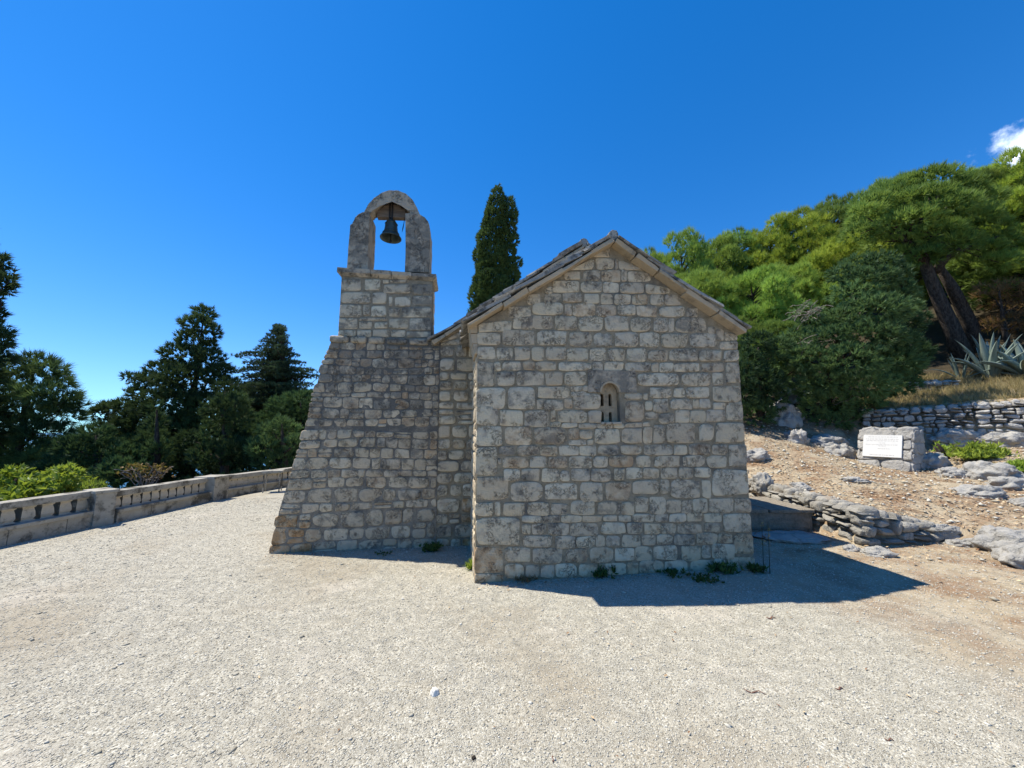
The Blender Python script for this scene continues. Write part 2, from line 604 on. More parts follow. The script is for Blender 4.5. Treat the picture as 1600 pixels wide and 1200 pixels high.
# ------------------------------------------------------------------ terrain
TERR = [(-7.25, -25), (-7.25, 5.4), (-7.5, 7.0), (-6.8, 8.7), (-6.45, 10.7), (-6.0, 14.5), (4.92, 14.5), (4.92, 5.38), (6.2, 5.62), (8.6, 4.0), (12, -1), (16, -25)]
CTRL = np.array([
    # right-hand slope
    (5.05, 5.55, .42), (5.05, 6.5, .48), (5.05, 7.5, .50), (5.1, 8.5, .62), (5.3, 10, 1.0), (5.2, 12, 1.5), (5.2, 14, 2.0),
    (6.0, 6.0, .36), (6.3, 5.8, .20), (6.5, 7.7, .68), (6.9, 10.1, 1.25), (7.4, 9.2, .98), (8.1, 8.7, .70), (8.8, 8.5, .68),
    (7.6, 6.4, .42), (8, 5.3, .25), (9.7, 7.6, .60), (8.3, 4.4, .06), (10, 4.5, .25), (10.6, 6.1, .48), (12, 4, .4),
    (11.0, 9.7, 1.02), (12.4, 8.75, 1.12), (14.5, 7.2, 1.25), (10.2, 10.1, 1.05), (9.2, 10.6, 1.10),
    (9.5, 11.0, 1.75), (11.1, 10.45, 2.02), (12.7, 9.35, 2.12), (14.8, 7.8, 2.3), (9.0, 12, 2.1), (8, 11.3, 1.75), (7, 12, 2.1),
    (15.6, 11.9, 3.0), (14, 11, 2.65), (17.5, 10.5, 3.3), (18.2, 14.8, 4.35), (20, 13, 4.6), (14, 15, 3.9), (10, 15, 3.1),
    (8, 20, 4.6), (12, 22, 6.0), (17, 20, 6.2), (20, 20, 7.2), (28, 18, 9.2), (26, 26, 11), (40, 30, 17), (60, 45, 27), (120, 90, 48),
    (5, 18, 3.2), (2, 22, 3.2), (0, 16, .8), (-3, 16, .3), (0, 30, 4), (0, 60, 6), (30, 0, 3), (25, 8, 5.5), (60, 0, 9), (25, -15, .5), (60, -40, -6),
    # left-hand drop
    (-8.2, 5, -.3), (-8.5, 8, -.4), (-7.8, 11, -.4), (-7, 15, -.3), (-12, 5, -1.2), (-12, 10, -1.3), (-12, 16, -1.0), (-10, 22, -.8), (-20, 10, -3.5),
    (-20, 20, -3.5), (-30, 15, -8), (-60, 20, -25), (-60, 60, -20), (-20, 60, -4), (-9, 0, -.6), (-12, -5, -1.6), (-40, -20, -14),
    # behind the viewer and far away
    (0, -30, -2), (0, -60, -14), (-300, 0, -110), (-250, 250, -110), (0, 280, -60), (0, -300, -110), (300, -300, -110), (300, 200, 30), (-300, -300, -110), (150, 300, 0),
], dtype=float)


DW_T = [at(1345, 642, 11.0), at(1440, 638, 10.2), at(1520, 632, 9.6), at(1600, 626, 9.1), at(1700, 622, 8.6)]
DW_B = [at(1345, 700, 11.0), at(1440, 700, 10.2), at(1520, 697, 9.6), at(1600, 694, 9.1), at(1700, 690, 8.6)]
_n = Vector((-.55, -.83))
_ex = []
for i_ in range(4):
    for f_ in (0, .33, .66):
        t_, b_ = DW_T[i_].lerp(DW_T[i_ + 1], f_), DW_B[i_].lerp(DW_B[i_ + 1], f_)
        _ex += [(t_.x + _n.x * .12, t_.y + _n.y * .12, b_.z), (t_.x + _n.x * .6, t_.y + _n.y * .6, b_.z - .06), (t_.x - _n.x * .22, t_.y - _n.y * .22, t_.z - .10), (t_.x - _n.x * .8, t_.y - _n.y * .8, t_.z - .02)]
_keep = [c for c in CTRL if min(math.hypot(c[0] - e[0], c[1] - e[1]) for e in _ex) > .5]
CTRL = np.array(_keep + _ex)


def _rbf_solve(C, eps=.15):
    d = np.sqrt(((C[:, None, :2] - C[None, :, :2]) ** 2).sum(-1) + eps ** 2)
    n = len(C)
    A = np.zeros((n + 1, n + 1))
    A[:n, :n] = d
    A[:n, n] = 1
    A[n, :n] = 1
    return np.linalg.solve(A, np.append(C[:, 2], 0))


_W = _rbf_solve(CTRL)


def poly_sd(P, poly):
    """signed distance, > 0 outside"""
    P = np.asarray(P, float)
    Q = np.array(poly, float)
    dmin = np.full(len(P), 1e9)
    ins = np.zeros(len(P), bool)
    for i in range(len(Q)):
        a, b = Q[i], Q[(i + 1) % len(Q)]
        ab = b - a
        t = np.clip(((P - a) @ ab) / (ab @ ab), 0, 1)
        dmin = np.minimum(dmin, np.linalg.norm(P - a - t[:, None] * ab, axis=1))
        c = ((a[1] > P[:, 1]) != (b[1] > P[:, 1]))
        xx = a[0] + (P[:, 1] - a[1]) / (b[1] - a[1] + 1e-12) * ab[0]
        ins ^= c & (P[:, 0] < xx)
    return np.where(ins, -dmin, dmin)


def hts(P):
    P = np.atleast_2d(np.asarray(P, float))
    out = np.empty(len(P))
    for i in range(0, len(P), 20000):
        q = P[i:i + 20000]
        d = np.sqrt(((q[:, None] - CTRL[None, :, :2]) ** 2).sum(-1) + .15 ** 2)
        out[i:i + 20000] = d @ _W[:-1] + _W[-1]
    sd = poly_sd(P, TERR)
    k = np.clip(sd / .14, 0, 1)
    k = k * k * (3 - 2 * k)
    return out * k


def hz(x, y):
    return float(hts([(x, y)])[0])


def hit(px, py, d0=3.5, d1=40.0):
    """the point of the terrain seen along a survey ray"""
    D_ = np.arange(d0, d1, .04)
    a, b, c = ray(px, py)
    g_ = hts(np.stack([a * D_, b * D_], 1))
    k = np.nonzero(EYE + c * D_ <= g_)[0]
    d = D_[k[0]] if len(k) else d1
    return Vector((a * d, b * d, g_[k[0]] if len(k) else EYE + c * d))


def mp_d(p):
    return p.y * CP + (p.z - EYE) * SP


def axis(lo, hi, step, far, g=1.16):
    a = list(np.arange(lo, hi + 1e-6, step))
    s = step
    while a[-1] < far:
        s *= g
        a.append(a[-1] + s)
    s = step
    while a[0] > -far:
        s *= g
        a.insert(0, a[0] - s)
    return np.array(a)


xs, ys = axis(-9, 15, .14, 420), axis(-2, 13, .14, 420)
GX, GY = np.meshgrid(xs, ys)
GP = np.stack([GX.ravel(), GY.ravel()], 1)
GZ = hts(GP)
sd = poly_sd(GP, TERR)
bumpy = np.clip(sd / .8, 0, 1) * np.clip((GP[:, 0] - 3) / 2, 0, 1)
GZ += np.array([noise.noise(Vector((x * 1.3, y * 1.3, 3.1))) * .05 + noise.noise(Vector((x * 4, y * 4, 1.7))) * .02 if abs(x) < 30 and abs(y) < 30 else 0 for x, y in GP]) * bumpy
GZ += np.array([noise.noise(Vector((x * .6, y * .6, 8.2))) * .012 if abs(x) < 15 and abs(y) < 15 else 0 for x, y in GP]) * np.clip(-sd / .6, 0, 1)
nx, ny = len(xs), len(ys)
I = np.arange(nx * ny).reshape(ny, nx)
GF = np.stack([I[:-1, :-1].ravel(), I[:-1, 1:].ravel(), I[1:, 1:].ravel(), I[1:, :-1].ravel()], 1)
dirt = np.clip((GP[:, 0] - 1.0 + .2 * (GP[:, 1] - 4)) / 3.2, 0, 1) * .68 + np.clip((GP[:, 0] - 4.6) / .5, 0, 1) * np.clip((sd + .5) / .6, 0, 1) * .6
dirt = np.where(GP[:, 0] < -6.5, np.clip(sd / .3, 0, 1), dirt)
wood = np.clip((GZ - 2.9) / .5, 0, 1) * np.clip((GP[:, 1] + GP[:, 0] - 26) / 2, 0, 1)
wood = np.maximum(wood, np.clip((-6.8 - GP[:, 0]) / 1.0, 0, 1) * np.clip(sd / .5, 0, 1))
wood = np.maximum(wood, np.clip((GP[:, 1] - 10.5 + .0 * GP[:, 0]) / 1.5, 0, 1) * np.clip((GP[:, 0] - 4.4) / .6, 0, 1))
g = link('ground', np_mesh('ground', np.column_stack([GP, GZ]), GF, smooth=True, attrs=dict(dirt=dirt, wood=wood)), M['ground'])
tag(g, 'pale crushed limestone forecourt rising into a littered hillside', 'ground', kind='structure')

sea = MB().add([(-15000, -15000, -90), (15000, -15000, -90), (15000, 15000, -90), (-15000, 15000, -90)], [(0, 1, 2, 3)]).build(
    'sea', mat('sea water', lambda T: principled(T, (.02, .09, .16), .25, bump(T, T.noise(pos(T), .05, 4), 1.5, .3), .5)))
tag(sea, 'blue sea far below the terrace', 'sea', kind='structure')


# ------------------------------------------------------------------ loose chippings and litter (nobody could count them)
def pebbles(P, size, flat=.6, seed=1):
    r = np.random.default_rng(seed)
    n = len(P)
    base = np.array([(1, 0, 0), (0, 1, 0), (-1, 0, 0), (0, -1, 0), (0, 0, 1), (0, 0, -1)], float)
    V = base[None] * (1 + r.uniform(-.4, .4, (n, 6, 1)))
    V += r.uniform(-.22, .22, (n, 6, 3))
    V *= size[:, None, None] * np.stack([r.uniform(.8, 1.5, n), r.uniform(.7, 1, n), r.uniform(flat * .6, flat * 1.2, n)], 1)[:, None, :]
    a = r.uniform(0, 2 * math.pi, n)
    c, s = np.cos(a)[:, None], np.sin(a)[:, None]
    x = V[..., 0] * c - V[..., 1] * s
    y = V[..., 0] * s + V[..., 1] * c
    V = np.stack([x, y, V[..., 2]], -1) + P[:, None, :]
    f = np.array([(0, 1, 4), (1, 2, 4), (2, 3, 4), (3, 0, 4), (1, 0, 5), (2, 1, 5), (3, 2, 5), (0, 3, 5)])
    F = (f[None] + (np.arange(n) * 6)[:, None, None]).reshape(-1, 3)
    return V.reshape(-1, 3), F, np.repeat(r.uniform(0, 1, n), 6)


def scatter(n, x0, x1, y0, y1, keep, seed):
    r = np.random.default_rng(seed)
    Q = np.stack([r.uniform(x0, x1, n), r.uniform(y0, y1, n)], 1)
    return Q[keep(Q, r)]


GW_, NY_ = 3.285, 1.31
chx = lambda Q: ((Q[:, 0] - OX) * CS + (Q[:, 1] - OY) * SN, -(Q[:, 0] - OX) * SN + (Q[:, 1] - OY) * CS)


def in_building(Q):
    lx, ly = chx(Q)
    return ((lx > -.03) & (lx < 3.31) & (ly > -.03) & (ly < 1.5)) | ((lx > -.5) & (lx < 3.97) & (ly > 1.3) & (ly < 6.2)) | ((lx > -2.6) & (lx < 0) & (ly > 1.3) & (ly < 2.3))


Q = scatter(900000, -7, 8.5, .6, 9, lambda Q, r: (r.uniform(0, 1, len(Q)) < np.clip(2.6 / (Q[:, 1] ** 2 + .35 * Q[:, 0] ** 2 + .6), .06, 1)) &
            (poly_sd(Q, TERR) < -.02) & ~in_building(Q), 11)
size = .0023 + .0036 * RNG.random(len(Q)) ** 2 + .0006 * np.hypot(Q[:, 0], Q[:, 1])
big_ = RNG.random(len(Q)) < .012
size[big_] *= RNG.uniform(1.6, 2.6, big_.sum())
z = np.array([noise.noise(Vector((x * .6, y * .6, 8.2))) * .012 for x, y in Q]) * np.clip(-poly_sd(Q, TERR) / .6, 0, 1)
V, F, t = pebbles(np.column_stack([Q, z + size * .15]), size, seed=12)
tag(link('loose_gravel', np_mesh('loose_gravel', V, F, t), M['pebble']), 'loose pale chippings strewn over the forecourt', 'gravel', kind='stuff')


def in_slope(Q, r):
    s_ = poly_sd(Q, TERR)
    return ((s_ > .12) & (hts(Q) < 2.0)) | ((s_ <= .12) & (r.uniform(0, 1, len(Q)) < np.clip((Q[:, 0] - 3.6) / 9, 0, .35)))


def flakes(P, L, seed):
    r = np.random.default_rng(seed)
    n = len(P)
    a = r.uniform(0, 6.283, n)
    d = np.stack([np.cos(a), np.sin(a), r.uniform(-.25, .35, n)], 1)
    s_ = np.stack([-np.sin(a), np.cos(a), r.uniform(-.4, .4, n)], 1)
    l_ = (L * r.uniform(.5, 1.4, n))[:, None]
    wd = l_ * r.uniform(.12, .5, n)[:, None]
    V = np.stack([P - d * l_ / 2, P - s_ * wd / 2, P + d * l_ / 2, P + s_ * wd / 2], 1)
    F = np.arange(n * 4).reshape(n, 4)
    return V.reshape(-1, 3), F, np.repeat(r.uniform(0, 1, n) ** 1.3, 4)


Q = scatter(30000, 4.2, 14, 3.6, 12, lambda Q, r: in_slope(Q, r) & ~in_building(Q), 21)
Q2 = scatter(2600, -6.5, 6, .8, 9, lambda Q, r: (poly_sd(Q, TERR) < -.05) & ~in_building(Q) & (r.uniform(0, 1, len(Q)) < np.clip(.25 + Q[:, 0] * .12, .12, .9)), 27)
V, F, t = flakes(np.concatenate([np.column_stack([Q, hts(Q) + .025]), np.column_stack([Q2, hts(Q2) + .012])]), np.concatenate([np.full(len(Q), .055), np.full(len(Q2), .026)]), 22)
Q3 = []
for u_, v_, n_ in (((0, -.02), (GW_, -.02), 420), ((-2.6, NY_), (-.05, NY_), 260)):
    for i in range(n_):
        f_ = RNG.random()
        p_ = L2W(u_[0] + (v_[0] - u_[0]) * f_, u_[1] - abs(RNG.normal(0, .09)) - .02)
        Q3.append((p_.x, p_.y, .012))
V3, F3, t3 = flakes(np.array(Q3), .03, 28)
V, F, t = np.concatenate([V, V3]), np.concatenate([F, F3 + len(V)]), np.concatenate([t, t3])
tag(link('leaf_litter', np_mesh('leaf_litter', V, F, t), M['litter']), 'dry brown leaves and needles scattered over the slope', 'leaf litter', kind='stuff')
Q = scatter(7000, 4.5, 13.5, 3.6, 11.5, lambda Q, r: in_slope(Q, r) & ~in_building(Q), 23)
sz = .008 + .035 * RNG.random(len(Q)) ** 4
V, F, t = pebbles(np.column_stack([Q, hts(Q) + .02]), sz, seed=24)
tag(link('scattered_stones', np_mesh('scattered_stones', V, F, t), M['pebble']), 'small pale stones scattered among the litter of the slope', 'stones', kind='stuff')


# ------------------------------------------------------------------ masonry
def stone(mb, quad, fr, prot=.014, gap=.004, deep=.03, bev=.012, p=None, wob=.04, n=22, rel=.003, lich=0.0, rust=0.0, sink=0):
    """one rounded, slightly pillowed stone on the quad (4 (u, v) corners) of frame fr=(origin, u, v, n)"""
    O, U, Vv, N = fr
    q = [Vector(c) for c in quad]
    wd = max(.02, ((q[1] - q[0]).length + (q[2] - q[3]).length) / 2)
    ht = max(.02, ((q[3] - q[0]).length + (q[2] - q[1]).length) / 2)
    p = p or random.uniform(3.2, 8)
    ph = [random.uniform(0, 6.28) for _ in range(3)]
    am = [random.uniform(0, wob) for _ in range(3)]
    cx = [random.uniform(.0, .10) for _ in range(4)]
    seed = random.uniform(0, 100)
    tx, ty = random.uniform(-.005, .005), random.uniform(-.005, .005)

    def pt(s, t, nn):
        a, b = (s + 1) / 2, (t + 1) / 2
        c = q[0] * (1 - a) * (1 - b) + q[1] * a * (1 - b) + q[2] * a * b + q[3] * (1 - a) * b
        nz = noise.noise(Vector((c[0] * 14 + seed, c[1] * 14, seed))) * rel * 2
        return O + U * c[0] + Vv * c[1] + N * (nn + (nz + tx * s + ty * t if nn > 0 else 0))

    def ring(inset, nn):
        R = []
        sx, sy = 1 - 2 * inset / wd, 1 - 2 * inset / ht
        sx, sy = max(.1, sx), max(.1, sy)
        for k in range(n):
            f = 2 * math.pi * (k + .5) / n
            c, s = math.cos(f), math.sin(f)
            x = math.copysign(abs(c) ** (2 / p), c)
            y = math.copysign(abs(s) ** (2 / p), s)
            rr = 1 - am[0] * (1 + math.sin(2 * f + ph[0])) / 2 - am[1] * (1 + math.sin(3 * f + ph[1])) / 2 - am[2] * (1 + math.sin(5 * f + ph[2])) / 2
            cr = cx[(0 if x > 0 else 1) + (0 if y > 0 else 2)] * (abs(x * y) ** 3)
            rr -= cr
            R.append(pt(x * rr * sx, y * rr * sy, nn))
        return R
    V = ring(gap, -deep) + ring(gap, prot * .3) + ring(gap + bev * .45, prot * .78) + ring(gap + bev * 1.2, prot)
    m_ = min(wd, ht)
    V += ring(gap + bev + m_ * .22, prot * 1.15)
    V.append(pt(0, 0, prot * 1.2))
    F = []
    nr = 5
    for i in range(nr - 1):
        for k in range(n):
            F.append((i * n + k, i * n + (k + 1) % n, (i + 1) * n + (k + 1) % n, (i + 1) * n + k))
    c = nr * n
    for k in range(n):
        F.append(((nr - 1) * n + k, (nr - 1) * n + (k + 1) % n, c))
    mb.add(V, F, lichen=lich, rust=rust)


def courses(u0, u1, v0, v1, hr, wr, ufn=None, vtop=None, split=.12, jit=.008, gap=.0):
    """random irregular courses as quads; ufn(v)->(u0,u1) clips the ends, vtop(u) clips the top"""
    vs_ = [v0]
    while vs_[-1] < v1 - hr[0] * .7:
        vs_.append(min(v1, vs_[-1] + random.uniform(*hr)))
    ph = [(random.uniform(0, 6), random.uniform(1.5, 3.5)) for _ in vs_]
    B = lambda i, u: vs_[i] + (jit * 1.6 * math.sin(ph[i][1] * u + ph[i][0]) if 0 < i else 0)
    out = []
    for i in range(len(vs_) - 1):
        a, b = (u0, u1) if ufn is None else ufn((vs_[i] + vs_[i + 1]) / 2)
        u = a
        while u < b - .01:
            h = vs_[i + 1] - vs_[i]
            wdt = random.uniform(*wr) * (.75 + .5 * h / hr[1])
            e = u + wdt
            if b - e < wr[0] * .6: e = b
            j = lambda: random.uniform(-jit, jit)
            l0, l1 = (u, u) if ufn is None or u > a else (ufn(vs_[i])[0], ufn(vs_[i + 1])[0])
            q = [[l0, B(i, u) + j() * .5], [e + j(), B(i, e) + j() * .5], [e + j(), B(i + 1, e) + j() * .5], [l1, B(i + 1, u) + j() * .5]]
            if vtop:
                for c in q: c[1] = min(c[1], vtop(c[0]))
            if (q[2][1] - q[1][1]) > .035 or (q[3][1] - q[0][1]) > .035:
                if random.random() < split and h > hr[0] * 1.05 and wdt < wr[1]:
                    k = random.uniform(.35, .65)
                    m0 = [q[0][0] * (1 - k) + q[3][0] * k, q[0][1] * (1 - k) + q[3][1] * k]
                    m1 = [q[1][0] * (1 - k) + q[2][0] * k, q[1][1] * (1 - k) + q[2][1] * k]
                    out += [[q[0], q[1], m1, m0], [m0, m1, q[2], q[3]]]
                else:
                    out.append(q)
            u = e + gap
    return out


# survey of the gable: every stone as (x0, y0, x1, y1) in two survey sheets
SA = """690,150,780,205 560,212,696,270 700,210,800,272 820,215,965,275 803,212,818,272 540,277,625,322 632,275,728,332 733,275,833,335 838,275,862,334 868,278,990,334
440,360,480,395 475,333,620,390 625,335,738,390 740,338,825,395 828,340,955,397 960,338,1098,398 345,398,418,455 432,395,525,442 530,393,632,442 638,395,722,448 725,398,795,452 798,398,885,455 890,400,970,455 985,398,1055,458 1058,398,1150,458
240,462,365,520 370,442,535,508 540,450,578,508 582,447,700,515 705,455,808,515 815,455,910,508 913,458,1025,518 1028,460,1172,520 1175,470,1235,520
105,535,270,596 273,518,322,580 315,510,377,582 370,510,482,582 486,510,608,586 612,515,742,592 748,513,875,593 880,522,993,595 1003,520,1080,596 1082,522,1112,596 1115,522,1280,600 1285,570,1325,605 1328,578,1370,640 1373,598,1425,642
105,600,208,664 215,587,388,665 395,587,553,668 562,596,682,674 690,597,795,676 798,597,925,674 930,597,1035,676 1040,603,1185,678 1190,600,1338,676 1345,645,1435,686
105,675,182,738 185,676,272,742 276,676,362,742 367,674,435,744 440,675,550,742 552,682,665,746 668,683,762,748 765,683,855,747 858,682,970,750 973,690,1080,750 1085,684,1235,748 1238,688,1362,748 1367,690,1443,748
102,750,172,880 175,755,210,797 215,750,318,797 322,748,385,795 388,750,500,795 503,753,680,798 683,753,740,797 743,752,848,797 852,755,988,802 990,757,1030,804 1035,757,1105,804 1108,757,1245,806 1250,757,1370,804 1377,755,1450,865
185,803,280,878 285,803,435,876 440,803,532,874 538,803,658,874 918,810,1138,876 1145,810,1305,876 1308,810,1368,872
100,885,232,1000 240,883,392,998 397,880,568,940 573,878,632,903 635,878,662,903 576,905,655,935 848,915,946,948 950,918,972,950 975,883,1102,940 1105,886,1168,938 1172,883,1295,938 1305,875,1460,960
395,945,428,998 430,948,535,1005 537,945,580,992 585,915,730,998 850,958,955,1065 962,955,998,1005 1000,945,1080,1015 1087,945,1205,1000 1208,945,1240,992 1240,943,1300,994 1312,963,1378,998 1380,960,1472,1058
97,982,196,1086 202,1003,326,1086 330,1005,465,1090 468,1003,492,1060 498,1003,660,1068 664,1005,732,1070 960,1012,1026,1050 1030,1018,1112,1072 1115,1003,1190,1068 1193,1005,1275,1070 1278,1000,1376,1062
465,1066,520,1088 522,1070,610,1094 615,1070,705,1096 708,1072,790,1098 794,1070,852,1096 856,1070,945,1092 948,1064,985,1088"""
SB = """90,210,210,312 215,212,355,305 358,218,525,302 537,218,587,278 590,233,658,274 537,281,630,306 633,280,662,304 666,224,798,300 803,219,908,298 912,215,957,298 960,205,1020,295 1025,194,1173,298 1190,198,1263,290 1270,192,1418,292
88,315,182,460 190,310,268,358 282,308,390,358 396,310,485,360 490,308,590,358 592,308,680,357 684,306,793,356 797,306,905,354 909,302,1062,355 1066,305,1130,354 1138,300,1250,355 1255,302,1333,355 1338,300,1422,415
186,372,202,400 205,362,340,419 344,360,430,419 434,362,535,420 540,360,658,420 662,360,735,418 740,358,865,416 874,358,955,416 966,358,1098,414 1106,357,1222,414 1228,357,1330,418
208,425,299,485 302,423,397,482 403,422,493,490 498,432,546,486 550,425,646,486 650,424,750,486 766,422,820,482 823,420,905,474 908,420,993,474 996,420,1083,474 1087,418,1160,474 1163,418,1248,468 1250,420,1433,566
84,465,239,583 245,488,410,587 418,493,587,582 597,490,712,587 718,488,852,582 856,482,990,550 994,476,1046,550 1049,478,1201,572 1204,478,1249,572
84,590,165,662 169,590,198,660 207,592,326,658 331,590,440,656 446,597,540,656 546,585,672,655 678,588,799,655 803,588,868,655 870,565,938,642 941,563,1026,650 1029,580,1101,642 1105,582,1155,646 1158,572,1233,640 1237,570,1363,642 1368,570,1448,643
80,666,303,808 303,660,408,691 411,658,498,692 501,657,605,692 608,658,708,690 712,656,785,688 788,655,855,688 858,650,968,688 972,650,1036,690 1040,648,1126,690 1130,647,1206,688 1210,648,1303,690 1306,648,1453,740
306,700,350,752 355,697,427,752 431,693,540,754 546,693,691,760 695,690,826,752 829,694,911,752 915,695,1000,750 1003,697,1076,748 1080,697,1211,746 1215,692,1300,740
310,758,456,813 470,756,572,826 577,760,671,822 674,756,722,812 726,760,796,812 800,755,902,815 906,754,972,808 976,750,1059,802 1063,750,1171,808 1175,742,1283,800 1288,750,1358,797 1362,745,1462,856
78,815,213,945 220,815,352,890 355,817,511,898 517,822,636,895 641,815,763,893 768,818,868,885 870,812,958,885 961,808,1086,878 1100,808,1200,883 1203,805,1249,870 1253,800,1371,875
76,948,213,1000 216,897,321,972 324,901,391,970 398,906,466,968 470,898,578,968 586,900,691,964 694,893,826,954 830,892,888,952 893,882,1011,948 1015,880,1136,948 1148,880,1263,942 1268,873,1321,932 1330,865,1466,935"""

chapel = empty('stone_chapel', (OX, OY, 0), TH, 'small pale limestone chapel with slab roofs, arched slit window and bell gable', 'chapel')
EX, EY, EZ = Vector((1, 0, 0)), Vector((0, 1, 0)), Vector((0, 0, 1))
FRONT = (Vector((0, 0, 0)), EX, EZ, -EY)
GW, EAVE, APX, APZ = 3.285, 2.80, 1.63, 3.87
NW0, NW1, NEAVE, NAPX, NAPZ, NY0, NY1 = -.50, 3.90, 2.89, 1.74, 4.49, 1.33, 6.1
gab = lambda u: min(EAVE + (APZ - EAVE) * u / APX, EAVE + (APZ - EAVE) * (GW - u) / (GW - APX)) - .005

# window outline (chapel-local)
WX0, WX1, WZ0, WSP = 1.445, 1.680, 1.690, 2.045
WC, WR = (WX0 + WX1) / 2, (WX1 - WX0) / 2
arch_pts = [(WC + WR * math.cos(a), WSP + WR * math.sin(a)) for a in np.linspace(0, math.pi, 13)]
hole = [(WX0, WZ0), (WX1, WZ0)] + arch_pts


def holed_face(bm, outer, holes, fn):
    E = []
    loops = []
    for lp in [outer] + holes:
        vs2 = [bm.verts.new(fn(u, v)) for u, v in lp]
        loops.append(vs2)
        E += [bm.edges.new((vs2[i], vs2[(i + 1) % len(vs2)])) for i in range(len(vs2))]
    bmesh.ops.triangle_fill(bm, use_beauty=True, use_dissolve=False, edges=E)
    return loops


def bm_obj(bm, name, material, parent, smooth=False):
    bmesh.ops.recalc_face_normals(bm, faces=bm.faces)
    me = bpy.data.meshes.new(name)
    bm.to_mesh(me)
    bm.free()
    return link(name, me, material, parent)


# --- chancel: mortared core, stones as the face
bm = bmesh.new()
outer = [(0, -.3), (GW, -.3), (GW, EAVE), (APX, APZ), (0, EAVE)]
lp = holed_face(bm, outer, [hole], lambda u, v: (u, 0, v))
hv = lp[1]
hb = [bm.verts.new((v.co.x, .16, v.co.z)) for v in hv]
for i in range(len(hv)):
    j = (i + 1) % len(hv)
    bm.faces.new((hv[i], hv[j], hb[j], hb[i]))
ov = lp[0]
ob = [bm.verts.new((v.co.x, NY0 - .002, v.co.z)) for v in ov]
for i in range(len(ov)):
    j = (i + 1) % len(ov)
    bm.faces.new((ov[i], ov[j], ob[j], ob[i]))
core = bm_obj(bm, 'mortar_joints', M['mortar'], None)

mb = MB()


def survey(txt, x0, y0, k):
    for tok in txt.split():
        a, b, c, d = [float(t) for t in tok.split(',')]
        q = [plane(x0 + x * k, y0 + y * k) for x, y in ((a, d), (c, d), (c, b), (a, b))]
        yield [list(p_) for p_ in q]


allq = list(survey(SA, 720, 340, .3)) + list(survey(SB, 720, 600, 1 / 3.2))
for q in allq:
    uc, vc = sum(c[0] for c in q) / 4, sum(c[1] for c in q) / 4
    left, right = q[0][0] < .10, q[1][0] > GW - .12
    for c in q:
        c[0] += random.uniform(-.006, .006)
        c[1] += random.uniform(-.006, .006)
        c[0] = min(max(c[0], -.012), GW + .012)
    if left: q[0][0] = q[3][0] = -.012
    if right: q[1][0] = q[2][0] = GW + .012
    for c in q: c[1] = min(c[1], gab(c[0]) + .02)
    if q[3][1] - q[0][1] < .02 and q[2][1] - q[1][1] < .02: continue
    rust = 0
    if vc < .35 and uc < .45: rust = .55
    if vc < .35 and uc > 2.9: rust = .35
    rust = max(rust, random.random() ** 6 * .5)
    stone(mb, q, FRONT, prot=random.uniform(.006, .012), gap=-.004, bev=.0055, deep=.16 if (left or right) else .03, lich=max(0, random.gauss(.05, .16)), rust=rust,
          p=random.uniform(3.6, 9) if not (left or right) else random.uniform(6, 10), wob=.075)
# returns along both long walls of the chancel
for lx0, N, sgn in ((0, -EX, -1), (GW, EX, 1)):
    fr = (Vector((lx0, 0, 0)), EY, EZ, N)
    for q in courses(.17, NY0 - .01, -.05, EAVE, (.12, .22), (.15, .4)):
        stone(mb, q, fr, prot=.012, gap=.006, lich=random.uniform(-.2, .2))
wall = mb.build('wall', M['stone'], chapel, smooth=True, fix=True)
wall['label'] = 'gable wall of coursed rubble with mortar joints'
core.parent = wall
# window: lintel cut to a round head, pierced stone screen, sill
win = empty('window', (0, 0, 0)); win.parent = chapel
lx = [plane(720 + x * .3, 340 + y * .3) for x, y in ((662, 910), (915, 910), (915, 800), (662, 800))]
l0, l1, lz0, lz1 = lx[0][0], lx[1][0], lx[0][1] + .0, lx[2][1]
ro = WR + .012
poly = [(l0, lz0)] + [(WC - ro, lz0)] + [(WC + ro * math.cos(a), max(lz0, WSP + ro * math.sin(a))) for a in np.linspace(math.pi * .97, math.pi * .03, 12)] + [(WC + ro, lz0), (l1, lz0), (l1 - .01, lz1), (l0 + .004, lz1)]
fl = lambda u, v, d: Vector((u, d, v))
o = MB().prism(poly, fl, -.016, .02, lichen=.5).build('lintel', M['carved'], win, bevel=.003)
# slim moulded rim round the head
rim = MB()
ra = [(WC + (ro - .001) * math.cos(a), WSP + (ro - .001) * math.sin(a)) for a in np.linspace(0, math.pi, 15)]
rb = [(WC + (ro - .022) * math.cos(a), WSP + (ro - .022) * math.sin(a)) for a in np.linspace(math.pi, 0, 15)]
rim.prism(ra + rb, fl, -.021, .03)
rim.build('arch_rim', M['verge'], win)
bm = bmesh.new()
slots = []
for sx0, sx1, sz0, sz1 in ((WX0 + .022, WX0 + .068, 1.885, 2.035), (WX0 + .130, WX0 + .170, 1.885, 2.035), (WX0 + .022, WX0 + .066, 1.70, 1.815), (WX0 + .130, WX0 + .168, 1.70, 1.815)):
    c_, r_ = (sx0 + sx1) / 2, (sx1 - sx0) / 2
    slots.append([(sx0, sz0), (sx1, sz0)] + [(c_ + r_ * math.cos(a), sz1 - r_ + r_ * math.sin(a)) for a in np.linspace(0, math.pi, 7)])
outl = [(WX0 - .02, WZ0 - .02), (WX1 + .02, WZ0 - .02)] + [(WC + (WR + .02) * math.cos(a), WSP + (WR + .02) * math.sin(a)) for a in np.linspace(0, math.pi, 13)]
lps = holed_face(bm, outl, slots, lambda u, v: (u, .075, v))
for lpp in lps:
    bk = [bm.verts.new((v.co.x, .125, v.co.z)) for v in lpp]
    for i in range(len(lpp)):
        j = (i + 1) % len(lpp)
        bm.faces.new((lpp[i], lpp[j], bk[j], bk[i]))
bm_obj(bm, 'pierced_screen', M['verge'], win)
